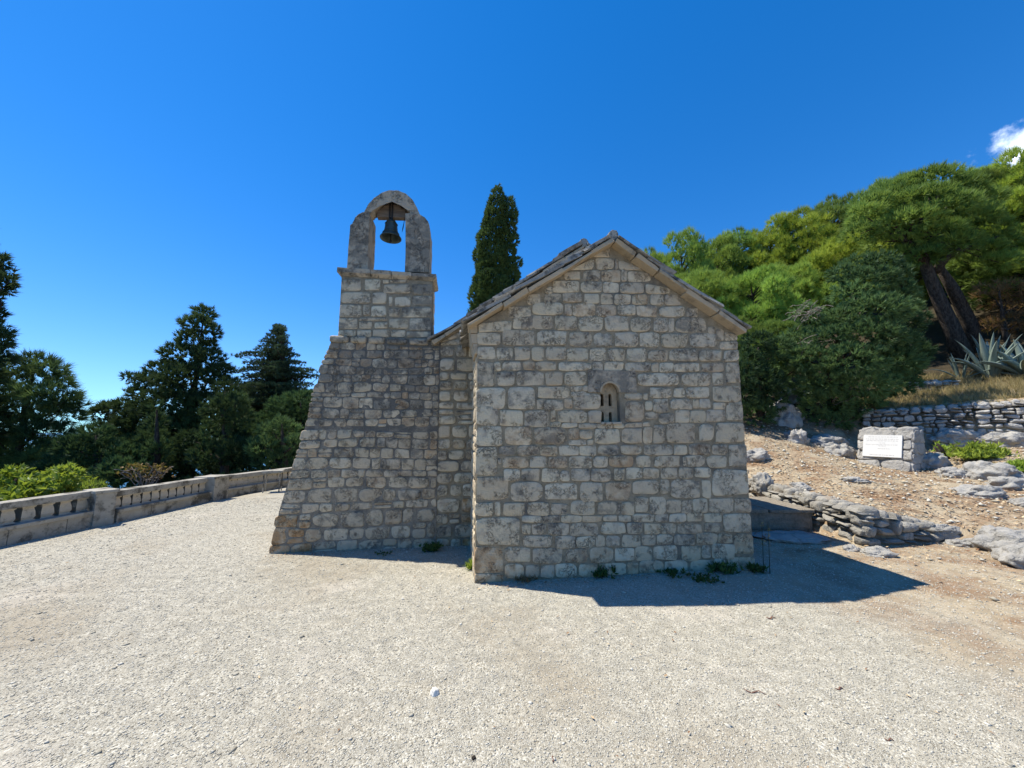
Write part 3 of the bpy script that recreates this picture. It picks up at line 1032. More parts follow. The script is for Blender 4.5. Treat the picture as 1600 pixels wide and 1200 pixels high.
MB().box((WC, .02, WZ0 - .012), (.25, .11, .035), j=.004, lichen=0).build('sill', M['carved'], win, bevel=.006)

# --- nave behind, wider and higher
nm = MB()
fr = (Vector((0, NY0, 0)), EX, EZ, -EY)
ngab = lambda u: min(NEAVE + (NAPZ - NEAVE) * (u - NW0) / (NAPX - NW0), NEAVE + (NAPZ - NEAVE) * (NW1 - u) / (NW1 - NAPX)) - .005
for q in courses(NW0, .06, -.05, 3.4, (.13, .22), (.14, .30), vtop=ngab):
    uc, vc = q[0][0], q[0][1]
    stone(nm, q, fr, prot=.014, gap=.009, p=random.uniform(3, 5.5), wob=.07, lich=random.gauss(.08, .12), rust=.9 if (vc < .5 and uc > -.2) else random.random() ** 6 * .4)
for lx0, N in ((NW0, -EX), (NW1, EX)):
    f2 = (Vector((lx0, 0, 0)), EY, EZ, N)
    for q in courses(NY0, NY1, -.05, NEAVE, (.14, .22), (.18, .42)):
        stone(nm, q, f2, prot=.012, gap=.008, n=14)
nave = nm.build('nave', M['stone'], chapel, smooth=True)
nave['label'] = 'wider nave wall set back behind the gable'
nm2 = MB()
for q in courses(GW - .05, NW1, -.05, 2.9, (.13, .22), (.14, .30), vtop=ngab):
    stone(nm2, q, fr, prot=.014, gap=.009, lich=random.gauss(0, .1))
nm2.build('wall', M['stone'], nave, smooth=True)
MB().prism([(NW0, -.3), (NW1, -.3), (NW1, NEAVE), (NAPX, NAPZ), (NW0, NEAVE)], fl, NY0, NY1).build('mortar_joints', M['mortar'], nave)


# --- slab roofs on tan verge courses
def roof(apx, apz, e0, e1, ez0, ez1, y0, y1, over, name_, top=.032, verge_h=.052, lap=.33, seed=1):
    rs = random.getstate()
    random.seed(seed)
    R, G = MB(), MB()
    for (ex, ez, sg) in ((e0, ez0, -1), (e1, ez1, 1)):
        A, B = Vector((apx, 0, apz)), Vector((ex, 0, ez))
        d = (B - A).normalized()
        nrm = Vector((-d.z, 0, d.x)) * (1 if sg < 0 else -1)
        if nrm.z < 0: nrm = -nrm
        L = (B - A).length + over * (1 if sg < 0 else .15)
        rot = Matrix((d, Vector((0, 1, 0)), nrm)).transposed()
        # verge course along the front edge
        s_ = 0
        while s_ < L - .02:
            e = min(L, s_ + random.uniform(.28, .5))
            if L - e < .1: e = L
            c = A + d * ((s_ + e) / 2) + nrm * (verge_h / 2)
            G.box((c.x, y0 + .13 + random.uniform(-.008, .008), c.z), (e - s_ - .006, .36, verge_h + random.uniform(-.010, .010)), rot, j=.011)
            s_ = e
        # slabs, laid from the eave up, each row lapping the one below
        cs = L + .03 - lap * .62
        rows_ = []
        while cs > lap * .66:
            rows_.append(cs)
            cs -= lap * .72 * random.uniform(.9, 1.1)
        rows_.append(lap * .66)
        for cs in rows_:
            y = y0 - .05 + random.uniform(-.03, .01)
            while y < y1:
                wd = random.uniform(.26, .5)
                th = top * random.uniform(.75, 1.3)
                tilt = Matrix.Rotation(-.055, 3, 'Y')
                c = A + d * cs + nrm * (verge_h + .022 + th / 2 + random.uniform(-.006, .010))
                R.box((c.x, y + wd / 2, c.z), (lap * 1.28 + random.uniform(-.03, .03), wd - .006, th), rot @ tilt, j=.014)
                y += wd
        # bedding under the slabs so no daylight passes
        c = A + d * (L * .48) + nrm * (verge_h + .012)
        R.box((c.x, (y0 + y1) / 2 + .06, c.z), (L * .96, y1 - y0 - .12, .05), rot)
    # ridge stones
    y = y0 - .03
    i = 0
    while y < y1:
        ln = random.uniform(.28, .42)
        n_ = 9
        r_ = random.uniform(.062, .078)
        R.tube([(apx, y, apz + verge_h + .045), (apx + random.uniform(-.01, .01), y + ln - .02, apz + verge_h + .045 + random.uniform(-.01, .015))], [r_, r_ * .97], n_)
        y += ln
        i += 1
    random.setstate(rs)
    ro_ = R.build(name_, M['roof'], chapel, bevel=.007)
    roughen(ro_, 1, .022, .07)
    vo = G.build('verge', M['verge'], ro_, bevel=.008)
    roughen(vo, 2, .02, .09)
    return ro_


roof(APX, APZ - .005, 0, GW, EAVE, EAVE, -.085, NY0 + .06, .12, 'roof', seed=4)
roof(NAPX, NAPZ - .005, NW0, NW1, NEAVE, NEAVE, NY0 - .07, NY1 + .1, .09, 'roof', seed=9)
# corbel stones under the left eave of the gable
cb = MB()
for i, (z0, z1, w0, w1) in enumerate(((2.70, 2.795, .085, .10), (2.58, 2.695, .065, .085), (2.46, 2.575, .035, .06))):
    cb.add([(-w0, .0, z0), (-.002, .0, z0), (-.002, .5, z0), (-w0, .5, z0), (-w1, .0, z1), (-.002, .0, z1), (-.002, .5, z1), (-w1, .5, z1)],
           [(0, 1, 2, 3), (4, 5, 6, 7), (0, 1, 5, 4), (1, 2, 6, 5), (2, 3, 7, 6), (3, 0, 4, 7)])
roughen(cb.build('corbel', M['verge'], chapel, bevel=.008), 2, .015, .1)

# --- buttress with a battered outer edge, carrying the bell gable
edge_px = [(423, 866), (427, 835), (437, 792), (448, 757), (457, 728), (466, 700), (478, 660), (491, 612), (503, 570), (513, 543), (519, 527)]
edge = [plane(x, y, NY0) for x, y in edge_px]
ez_, ex_ = np.array([e[1] for e in edge]), np.array([e[0] for e in edge])
left_u = lambda v: float(np.interp(v, ez_, ex_))
BT = 2.93
bf = (Vector((0, NY0 - .012, 0)), EX, EZ, -EY)
bmn = MB()


def lich_b(u, v):
    return .48 * min(1, max(0, (v - 1.2) / 1.0)) + random.gauss(.02, .12)


for lo_, hi_, hr, wr, gp, pr in ((-.05, .95, (.125, .20), (.13, .30), .003, .010), (.95, 1.65, (.10, .17), (.10, .26), .001, .008), (1.65, BT - .1, (.085, .15), (.08, .22), .0, .006)):
    for q in courses(0, 0, lo_, hi_, hr, wr, ufn=lambda v: (left_u(v), -.49), split=.22, jit=.013):
        uc, vc = (q[0][0] + q[1][0]) / 2, (q[0][1] + q[2][1]) / 2
        first = abs(q[0][0] - left_u(q[0][1])) < .02
        if first:
            sh = random.uniform(-.015, .03)
            q[0][0] -= sh; q[3][0] -= sh
        rust = .75 if (vc < .42 and uc < -2.2) else random.random() ** 7 * .5
        if vc > 1.5: rust = max(rust, random.random() ** 3 * .3)
        stone(bmn, q, bf, prot=random.uniform(.3, 1.3) * pr, gap=gp, deep=.35 if first else .03, wob=.09, p=random.uniform(3, 7), lich=lich_b(uc, vc), rust=rust, rel=.004, n=18 if not first else 26)
# levelling course under the shaft
u = left_u(2.85) - .02
while u < -.5:
    e = u + random.uniform(.2, .34)
    e = min(e, -.48)
    stone(bmn, [[u, 2.83], [e, 2.83], [e, 2.945], [u, 2.945]], bf, prot=.03, gap=.006, deep=.4, lich=.4, p=6)
    u = e + .01
# sloping outer face
for i in range(len(edge) - 1):
    (x0, z0), (x1, z1) = edge[i], edge[i + 1]
    vv = Vector((x1 - x0, 0, z1 - z0))
    ln = vv.length
    vv.normalize()
    f3 = (Vector((x0, NY0, z0)), EY, vv, Vector((-vv.z, 0, vv.x)))
    u = .35
    while u < .95:
        e = u + random.uniform(.2, .35)
        stone(bmn, [[u, 0], [e, 0], [e, ln], [u, ln]], f3, prot=.02, gap=.006, lich=.15, n=14)
        u = e
butt = bmn.build('buttress', M['stone_weathered'], chapel, smooth=True)
butt['label'] = 'weathered rubble buttress with a sloping outer edge'
bc = MB()
n0 = len(edge)
Vb = [(e[0] + .03, NY0 + d, e[1]) for d in (0, .95) for e in edge] + [(-.485, NY0 + d, z_) for d in (0, .95) for z_ in (edge[0][1], edge[-1][1])]
cpoly = [(e[0] + .012, e[1]) for e in edge] + [(-.485, edge[-1][1]), (-.485, edge[0][1])]
bc.prism(cpoly, fl, NY0 - .011, NY0 + .95, lichen=[min(1, max(0, (v - 1.2) / 1.2)) for u, v in cpoly] * 2)
bc.build('mortar_joints', M['mortar_smeared'], butt)

# shaft of the bell gable
SX0, SX1, SZ0, SZ1, SD = -1.93, -.625, 2.935, 3.86, .46
sm = MB()
sf = (Vector((0, NY0, 0)), EX, EZ, -EY)
SH = """140,245,420,415 455,240,695,405 720,250,810,305 812,245,1110,295 720,310,1125,450 1130,310,1365,470 130,425,560,595 435,600,540,770 565,430,780,600 805,490,865,635 885,490,1130,640 1135,480,1362,620
115,605,425,795 545,620,780,790 805,660,975,785 985,640,1350,795 100,800,370,965 375,850,575,960 375,795,790,845 590,860,800,955 805,805,1095,962 1100,800,1350,985 90,970,340,1080 345,975,560,1080 565,965,830,1080 835,975,1050,1080 1055,990,1345,1080"""
for tok in SH.split():
    a, b, c, d = [float(t) for t in tok.split(',')]
    q = [list(plane(520 + x * .1084, 410 + y * .1084, NY0)) for x, y in ((a, d), (c, d), (c, b), (a, b))]
    for cq in q:
        cq[0] = min(max(cq[0], SX0), SX1)
        cq[1] = min(max(cq[1], SZ0), SZ1)
    uc = (q[0][0] + q[1][0]) / 2
    ends = q[0][0] < SX0 + .1 or q[1][0] > SX1 - .1
    if q[0][0] < SX0 + .08: q[0][0] = q[3][0] = SX0 - .008
    if q[1][0] > SX1 - .1: q[1][0] = q[2][0] = SX1 + .008
    stone(sm, q, sf, prot=.009, gap=.003, p=random.uniform(7, 12), wob=.03, deep=.2 if ends else .03,
          lich=.62 if uc > -.95 else (.34 if uc < -1.72 else random.uniform(-.05, .15)))
for lx0, N in ((SX0, -EX), (SX1, EX)):
    f4 = (Vector((lx0, NY0, 0)), EY, EZ, N)
    for q in courses(.2, SD, SZ0, SZ1, (.14, .2), (.2, .3)):
        stone(sm, q, f4, prot=.009, gap=.004, n=14, lich=0)
bg_ = sm.build('bell_gable', M['stone'], chapel, smooth=True)
bg_['label'] = 'square shaft with open arch holding the bell'
MB().box(((SX0 + SX1) / 2, NY0 + SD / 2, (SZ0 + SZ1) / 2 - .02), (SX1 - SX0, SD, SZ1 - SZ0 + .06), lichen=.3).build('mortar_joints', M['mortar'], bg_)
# cornice of four blocks with a chamfered under side
cn_ = MB()
cx = [SX0 - .055, -1.52, -1.225, -.93, SX1 + .055]
for i in range(4):
    a, b = cx[i] + .003, cx[i + 1] - .003
    z0, z1 = 3.835, 3.945 - .006 * i
    lf, rf = (.05 if i == 0 else 0), (.05 if i == 3 else 0)
    y0, y1 = NY0 - .055, NY0 + SD + .05
    zm = z0 + .04
    Vv = [(a + lf, y0 + .045, z0), (b - rf, y0 + .045, z0), (b - rf, y1 - .045, z0), (a + lf, y1 - .045, z0),
          (a, y0, zm), (b, y0, zm), (b, y1, zm), (a, y1, zm), (a, y0, z1), (b, y0, z1), (b, y1, z1), (a, y1, z1)]
    cn_.add(Vv, [(0, 1, 2, 3), (8, 9, 10, 11), (0, 1, 5, 4), (1, 2, 6, 5), (2, 3, 7, 6), (3, 0, 4, 7), (4, 5, 9, 8), (5, 6, 10, 9), (6, 7, 11, 10), (7, 4, 8, 11)],
            lichen=(.3, .02, -.05, .6)[i])
roughen(cn_.build('cornice', M['carved'], bg_, bevel=.006), 2, .012, .1)


def px_prism(name, pts, y0, y1, lich, ly, material, parent, lv=2, amp=.02, bev=.012):
    poly_ = [plane(x, y, ly) for x, y in pts]
    o_ = MB().prism(poly_, fl, y0, y1, lichen=lich, rust=0).build(name, material, parent, bevel=bev)
    return roughen(o_, lv, amp, .1)


PY0, PY1 = NY0 + .01, NY0 + .43
px_prism('pier', [(541.5, 423), (543.5, 390), (547, 351), (550, 349), (554, 340), (559, 334.5), (566, 331), (577.5, 330.5), (577, 355), (574.5, 400), (575, 423)], PY0, PY1, .42, PY0, M['carved'], bg_)
px_prism('pier', [(632.5, 424), (633.5, 380), (633, 333), (645, 333), (656, 335), (664, 339), (669, 345.5), (672, 358), (672, 390), (671, 426)], PY0, PY1, .52, PY0, M['carved'], bg_)
ap = [(567, 331.5), (574, 318), (584, 307.5), (596, 299.5), (608, 295.5), (622, 296), (634, 301), (644, 311), (651, 322), (656, 334),
      (641, 333), (637, 324), (630, 314), (621, 306), (611, 302.5), (602, 305), (591, 314), (584, 323), (579.5, 331)]
px_prism('arch', ap, PY0 + .02, PY0 + .24, .12, PY0, M['carved'], bg_, bev=.008)

# ------------------------------------------------------------------ bell
BY = NY0 + .22
bx, bz = plane(610.5, 373, BY)
tz = plane(611, 345, BY)[1]
bw_ = (plane(627.5, 378, BY)[0] - plane(594, 378, BY)[0]) / 2
bell = empty('church_bell', tuple(L2W(bx, BY, bz)), TH, 'dark green bronze bell hanging in the arch on top of the chapel', 'bell')
H_ = tz - bz
prof = [(bw_, 0), (bw_ * 1.01, .012), (bw_ * .93, H_ * .10), (bw_ * .76, H_ * .25), (bw_ * .63, H_ * .45), (bw_ * .58, H_ * .68), (bw_ * .54, H_ * .85), (bw_ * .42, H_ * .96), (bw_ * .15, H_), (.001, H_)]
inn = [(.001, H_ * .9), (bw_ * .45, H_ * .82), (bw_ * .5, H_ * .6), (bw_ * .57, H_ * .4), (bw_ * .7, H_ * .22), (bw_ * .88, H_ * .08), (bw_, 0)]
bb = MB()
bb.lathe(inn + prof[1:], (0, 0, 0), 36)
for zz, rr in ((H_ * .28, bw_ * .745), (H_ * .80, bw_ * .562)):
    bb.lathe([(rr, zz - .006), (rr + .008, zz), (rr, zz + .006)], (0, 0, 0), 36)
bb.build('bell_body', M['bell'], bell, smooth=True, fix=False)
cl = MB()
cl.tube([(0, 0, H_ * .85), (0, 0, H_ * .1), (0, 0, -.02)], [.008, .009, .013], 8)
cl.lathe([(.001, -.07), (.016, -.062), (.02, -.045), (.013, -.02), (.001, -.015)], (0, 0, 0), 10)
cl.build('clapper', M['iron'], bell, smooth=True)
yk = [plane(x, y, BY) for x, y in ((590, 341.5), (634, 342.5), (634.5, 331), (629, 330), (625, 324.5), (619, 323), (612, 320), (606, 322.5), (600, 325), (596, 330), (589, 331))]
MB().prism([(u - bx, v - bz) for u, v in yk], lambda u, v, d: Vector((u, d, v)), -.05, .05).build('yoke', M['timber'], bell, bevel=.005)
for dx in (-.019, .019):
    MB().box((dx, -.062, (H_ + plane(612, 318, BY)[1] - bz) / 2), (.022, .016, plane(612, 318, BY)[1] - bz - H_ + .05)).build('strap', M['iron'], bell, bevel=.003)
MB().box((0, -.02, H_ + .015), (.05, .06, .045)).build('crown_loop', M['iron'], bell, bevel=.01)
rp = [plane(x, y, BY) for x, y in ((633, 344), (631.5, 352), (630, 358), (628.5, 364))]
MB().tube([(u - bx, -.05 + .01 * i, v - bz) for i, (u, v) in enumerate(rp)], [.004, .006, .009, .002], 6).build('rope_end', M['iron'], bell)


# ------------------------------------------------------------------ balustrade along the terrace
bal = empty('stone_balustrade', tuple(gnd(165, 818)), 0, 'weathered low stone balustrade edging the terrace on the left', 'balustrade')
BO = bal.location.copy()


def bay(p0, p1, n_bal, kerb_h, rail_z, base_z, set_back=0.0):
    """one straight bay from p0 to p1 (world xy), front face on that line, body to the left of travel"""
    a, b = Vector((p0[0], p0[1], 0)), Vector((p1[0], p1[1], 0))
    d = (b - a)
    L = d.length
    d.normalize()
    nrm = Vector((-d.y, d.x, 0))
    R = Matrix((d, nrm, Vector((0, 0, 1)))).transposed()
    mid = (a + b) / 2 - BO
    k = MB()
    s_ = 0
    while s_ < L - .01:
        e = min(L, s_ + random.uniform(.35, .7))
        if L - e < .2: e = L
        c = a + d * ((s_ + e) / 2) + nrm * (.21 + set_back) - BO
        k.box((c.x, c.y, base_z + (kerb_h - .06) / 2 - .03), (e - s_ - .006, .38 + random.uniform(-.008, .008), kerb_h - .06 + .06), R, j=.003)
        s_ = e
    c = mid + nrm * (.21 + set_back)
    k.box((c.x, c.y, base_z + kerb_h - .028), (L, .43, .056), R)
    roughen(k.build('plinth', M['balus'], bal, bevel=.006), 2, .010, .15)
    c = mid + nrm * (.24 + set_back)
    r_ = MB()
    r_.box((c.x, c.y, rail_z - .05), (L, .24, .10), R)
    roughen(r_.build('rail', M['balus'], bal, bevel=.012), 3, .010, .15)
    for i in range(n_bal):
        p = a + d * (L * (i + .5) / n_bal) + nrm * (.24 + set_back) - BO
        h0, h1 = base_z + kerb_h, rail_z - .10
        prof_ = [(.082, 0), (.082, .04), (.066, .08), (.080, .28), (.074, .6), (.062, .85), (.078, .93), (.078, 1)]
        bm_ = MB()
        for (ax, ay), st_ in (((0, -1), .0), ((1, 0), .8), ((0, 1), .6), ((-1, 0), .8)):  # side and back faces toned darker than the front
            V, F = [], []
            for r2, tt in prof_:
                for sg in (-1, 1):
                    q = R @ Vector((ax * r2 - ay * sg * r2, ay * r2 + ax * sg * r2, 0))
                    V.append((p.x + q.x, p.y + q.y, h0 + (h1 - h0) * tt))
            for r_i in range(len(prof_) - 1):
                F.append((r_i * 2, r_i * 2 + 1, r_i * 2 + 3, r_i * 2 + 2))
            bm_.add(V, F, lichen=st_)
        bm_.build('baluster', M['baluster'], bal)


def pier_(p, ang, size, z1, cap=True):
    R = Matrix.Rotation(ang, 3, 'Z')
    m_ = MB()
    c = Vector((p[0], p[1], 0)) - BO
    m_.box((c.x, c.y, z1 / 2 - .05), (size[0], size[1], z1 + .1), R)
    if cap: m_.box((c.x, c.y, z1 + .022), (size[0] + .05, size[1] + .05, .05), R)
    roughen(m_.build('pier', M['balus'], bal, bevel=.008), 3, .010, .15)


B0, B1, B2, B3, B4 = gnd(0, 854.7), gnd(150, 822), gnd(183, 816.5), gnd(330, 783.5), gnd(353, 778)
Bend = gnd(441, 762.5)
dir1 = (B1 - B0).normalized()
Bs = B0 - dir1 * 5.0
bay(Bs.xy, (Bs + (B1 - Bs) * .5).xy, 14, .26, .575, 0)
bay((Bs + (B1 - Bs) * .5).xy, B1.xy, 14, .26, .575, 0)
bay(B2.xy, B3.xy, 11, .22, .525, 0)
bay(B4.xy, Bend.xy, 11, .20, .50, 0, .05)
bay(Bend.xy, (Bend + (Bend - B4) * 1.4).xy, 12, .20, .50, 0, .05)
n1_ = Vector((-dir1.y, dir1.x, 0))
ang1 = math.atan2(dir1.y, dir1.x)
pier_(((B1 + B2) / 2 + n1_ * .18).xy, math.atan2((B2 - B1).y, (B2 - B1).x), ((B2 - B1).length, .42), .535)
d3 = (B4 - B3)
n3_ = Vector((-d3.y, d3.x, 0)).normalized()
pier_(((B3 + B4) / 2 + n3_ * .18).xy, math.atan2(d3.y, d3.x), (d3.length, .44), .495)

# metal lectern table at the far end
tp = gnd(432, 768)
tb = empty('metal_table', tuple(tp), .35, 'small pale metal table on thin legs at the far end of the balustrade', 'table')
MB().box((-.10, 0, .52), (.46, .34, .06)).build('table_top', M['balus'], tb, bevel=.01)  # greyer stone material stands in for the tree shade on the table
for lx_, ly_ in ((.08, -.13), (.08, .13), (-.28, -.13), (-.28, .13)):
    MB().tube([(lx_, ly_, -.01), (lx_, ly_, .495)], [.016, .016], 8).build('leg', M['balus'], tb)


# ------------------------------------------------------------------ foliage tools
def nrmz(A):
    return A / np.maximum(1e-9, np.linalg.norm(A, axis=-1, keepdims=True))


def tufts(P, D, n, L, W, spread, r, kind='needle', tint=None, tv=.25):
    """m bursts of n blades each; returns V, F, tint"""
    m = len(P)
    d = nrmz(D[:, None, :] + spread * r.normal(size=(m, n, 3)))
    ln = (np.asarray(L) * (np.ones(m)))[:, None, None] * r.uniform(.55, 1.15, (m, n, 1))
    sd_ = nrmz(np.cross(d, r.normal(size=(m, n, 3)))) * W * .5 * r.uniform(.7, 1.3, (m, n, 1))
    B = P[:, None, :] + d * ln * .04
    if tint is None: tint = r.uniform(.1, .9, m)
    tt = np.clip(tint[:, None] + r.uniform(-tv, tv, (m, n)), 0, 1)
    if kind == 'needle':
        V = np.stack([B - sd_, B + sd_, B + d * ln], 2)
        k = 3
    else:
        mid = B + d * ln * .45
        V = np.stack([B, mid - sd_, B + d * ln, mid + sd_], 2)
        k = 4
    F = np.arange(m * n * k).reshape(-1, k)
    return V.reshape(-1, 3), F, np.repeat(tt.reshape(-1), k), np.repeat(D, n * k, axis=0)


def clump_points(C, R, dens, r, inner=.25, low=.55, rough=.22):
    """points on the shells of many ellipsoid clumps; C (m,3), R (m,3); skips those buried in neighbours"""
    P, D, T_ = [], [], []
    C, R = np.asarray(C, float), np.asarray(R, float)
    for i in range(len(C)):
        a = 4 * math.pi * (np.prod(R[i]) ** (2 / 3))
        n = max(6, int(a * dens))
        u = nrmz(r.normal(size=(n, 3)))
        keep = (u[:, 2] > -.35) | (r.random(n) < low)
        u = u[keep]
        rad = 1 - rough * r.random(len(u)) ** 1.5 - inner * (r.random(len(u)) < .25) * r.random(len(u))
        p = C[i] + u * R[i] * rad[:, None]
        ins = np.zeros(len(p))
        for j in range(len(C)):
            if j != i:
                q = np.linalg.norm((p - C[j]) / R[j], axis=1)
                ins += q < .72
        ok = (ins == 0) | (r.random(len(p)) < .06)
        P.append(p[ok])
        D.append(nrmz(u[ok] / R[i] * R[i].mean()))
        T_.append(np.full(ok.sum(), r.uniform(.12, .85)))
    return np.concatenate(P), np.concatenate(D), np.concatenate(T_)


def foliage(name, sets, material, parent, origin=(0, 0, 0)):
    V, F, T_, N_, b = [], [], [], [], 0
    for v, f, t, nv in sets:
        V.append(v); F.append(f + b); T_.append(t); N_.append(nv)
        b += len(v)
    V = np.concatenate(V) - np.array(origin)
    return link(name, np_mesh(name, V, np.concatenate(F), np.concatenate(T_), nv=np.concatenate(N_)), material, parent)


def limbs(mb, base, tops, r0, r, n=7, sag=.1):
    base = Vector(base)
    for t in tops:
        t = Vector(t)
        pts, rad = [], []
        for i in range(6):
            s_ = i / 5
            p = base.lerp(t, s_)
            p.z += sag * math.sin(s_ * math.pi) * (t - base).length
            p += Vector(r.normal(size=3)) * .03 * (t - base).length * (0 < i < 5)
            pts.append(p)
            rad.append(max(.008, r0 * (1 - s_ * .85)))
        mb.tube(pts, rad, n)


# ------------------------------------------------------------------ pine prototypes (height 8, crown radius about 3)
def make_pine(seed, nclump, flat):
    r = np.random.default_rng(seed)
    C, R = [], []
    while len(C) < nclump:
        zz = r.uniform(3.0, 7.5)
        prof_ = 3.0 * math.sin(math.pi * min(1, max(.12, (zz - 2.2) / 6.2)) ** .85) ** .7
        a = r.uniform(0, 6.283)
        q = math.sqrt(r.uniform(.12, 1)) * prof_ * .82
        s_ = r.uniform(.36, .68)
        lob = 1 + .22 * math.sin(3 * a + seed) + .12 * math.sin(7 * a + zz * 2)
        C.append((q * lob * math.cos(a), q * lob * math.sin(a), zz))
        R.append((s_, s_, s_ * flat * r.uniform(.8, 1.2)))
    C, R = np.array(C), np.array(R)
    P, D, T_ = clump_points(C, R, 23, r, low=.12, rough=.4)
    D = nrmz(D * .7 + np.array([0, 0, .75]))
    v = tufts(P, D, 15, .38, .026, .36, r, 'needle', T_, .22)
    tb_ = MB()
    base = [(0, 0, -.4), (.05, .02, 1.2), (.12, -.05, 2.6), (.05, .1, 4.2), (0, 0, 6.2), (0, 0, 7.2)]
    tb_.tube(base, [.26, .21, .18, .13, .07, .02], 9)
    for i in r.choice(len(C), min(len(C), 60), replace=False):
        limbs(tb_, (.05, 0, max(1.8, C[i][2] - r.uniform(.6, 1.6))), [C[i] * .92], .055, r, 5)
    return v, tb_


PROTO = []
for k_, (sd_, ncl, fl_) in enumerate(((101, 115, .75), (102, 125, .65), (103, 105, .9))):
    v, tb_ = make_pine(sd_, ncl, fl_)
    PTOP = float(np.percentile(v[0][:, 2], 99.9))
    PRAD = float(np.percentile(np.hypot(v[0][:, 0], v[0][:, 1]), 99))
    crown_me = np_mesh('pine_crown', v[0], v[1], v[2], nv=v[3])
    tr = tb_.build('trunk', M['bark'], None, smooth=True)
    tr_me = tr.data
    bpy.data.objects.remove(tr)
    PROTO.append((crown_me, tr_me, PTOP, PRAD))


def put_pine(px, ptop, rpx, d, kind, material, label, sink=0.0, name='pine_tree', rz=None):
    top = at(px, ptop, d)
    zg = hz(top.x, top.y) - sink
    e = empty(name, (top.x, top.y, zg), random.uniform(0, 6.28) if rz is None else rz, label, 'tree', 'pines on the hillside' if px > 800 else None)
    cm_, tm_, ptop_, prad_ = PROTO[kind % 3]
    if cm_.materials and cm_.materials[0] is not material:
        cm_ = cm_.copy()
    s_ = rpx * 1.08 * d / FPX / prad_
    sz_ = (top.z - zg) / ptop_
    c = link('crown', cm_, material, e)
    t = link('trunk', tm_, M['bark'], e)
    for o_ in (c, t):
        o_.scale = (s_, s_, sz_)
    return e


HP = [
    (1385, 290, 64, 18.5, 2, 'pine_dark', 'mid green pine merging with the left flank of the big leaning pine'),
    (1538, 272, 64, 18, 0, 'pine_dark', 'mid green pine merging with the right flank of the big leaning pine'),
    (1595, 392, 70, 16.5, 1, 'pine_dark', 'low shaded pine right of the leaning trunks at the right edge'),
    # px, top y, radius px, depth, kind, material, label
    (1008, 392, 42, 25, 0, 'pine', 'pale green pine peeping over the right roof slope, nearest the ridge'),
    (1062, 366, 46, 24, 2, 'pine', 'feathery pale green pine rising above the middle of the right roof slope'),
    (1118, 372, 44, 26, 1, 'pine', 'slender pale pine on the skyline right of the feathery roofside pine'),
    (1150, 362, 46, 27, 0, 'pine_dark', 'dark topped pine breaking the skyline left of the yellow green pines'),
    (1200, 346, 50, 26, 2, 'pine_yellow', 'yellow green pine on the skyline where the wood starts to climb'),
    (1250, 330, 52, 25, 1, 'pine_yellow', 'bushy yellow green pine on the skyline midway up the wooded slope'),
    (1300, 310, 44, 25, 0, 'pine_dark', 'dark pine with a small pointed head on the skyline midway up the slope'),
    (1352, 300, 54, 24, 2, 'pine', 'tall rounded pine on the skyline left of the big dark trunked pine'),
    (1398, 280, 52, 23, 1, 'pine_dark', 'dark crowned pine just behind the big leaning pine'),
    (1525, 270, 60, 24, 0, 'pine', 'mid green pine on the skyline right of the big leaning pine'),
    (1590, 238, 66, 17, 2, 'pine_yellow', 'yellow green pine standing highest at the right edge'),
    (1100, 418, 56, 17, 1, 'pine', 'light green young pine crowding against the chapel roof'),
    (1172, 425, 62, 16, 0, 'pine', 'broad light green pine halfway down the slope behind the chapel corner'),
    (1235, 405, 56, 18, 2, 'pine', 'light green pine in the middle of the wooded slope'),
    (1300, 372, 62, 18, 1, 'pine_yellow', 'yellow green pine directly above the dark juniper'),
    (1150, 500, 50, 14, 2, 'pine_dark', 'dark lower pine at the eave of the chapel'),
    (1215, 500, 46, 13, 0, 'pine_dark', 'shaded pine between the chapel eave and the dark juniper'),
    (1572, 385, 66, 19, 1, 'pine_dark', 'dark shaded pine behind the leaning trunk at the right edge'),
    (1490, 415, 60, 21, 2, 'pine_dark', 'shaded pine seen behind the leaning dark trunks'),
    (1400, 400, 50, 19, 0, 'pine', 'mid green pine filling the gap left of the leaning trunk'),
    (1050, 430, 40, 20, 0, 'pine', 'light green pine low behind the roof verge'),
]
for a in HP:
    put_pine(*a[:5], M[a[5]], a[6])


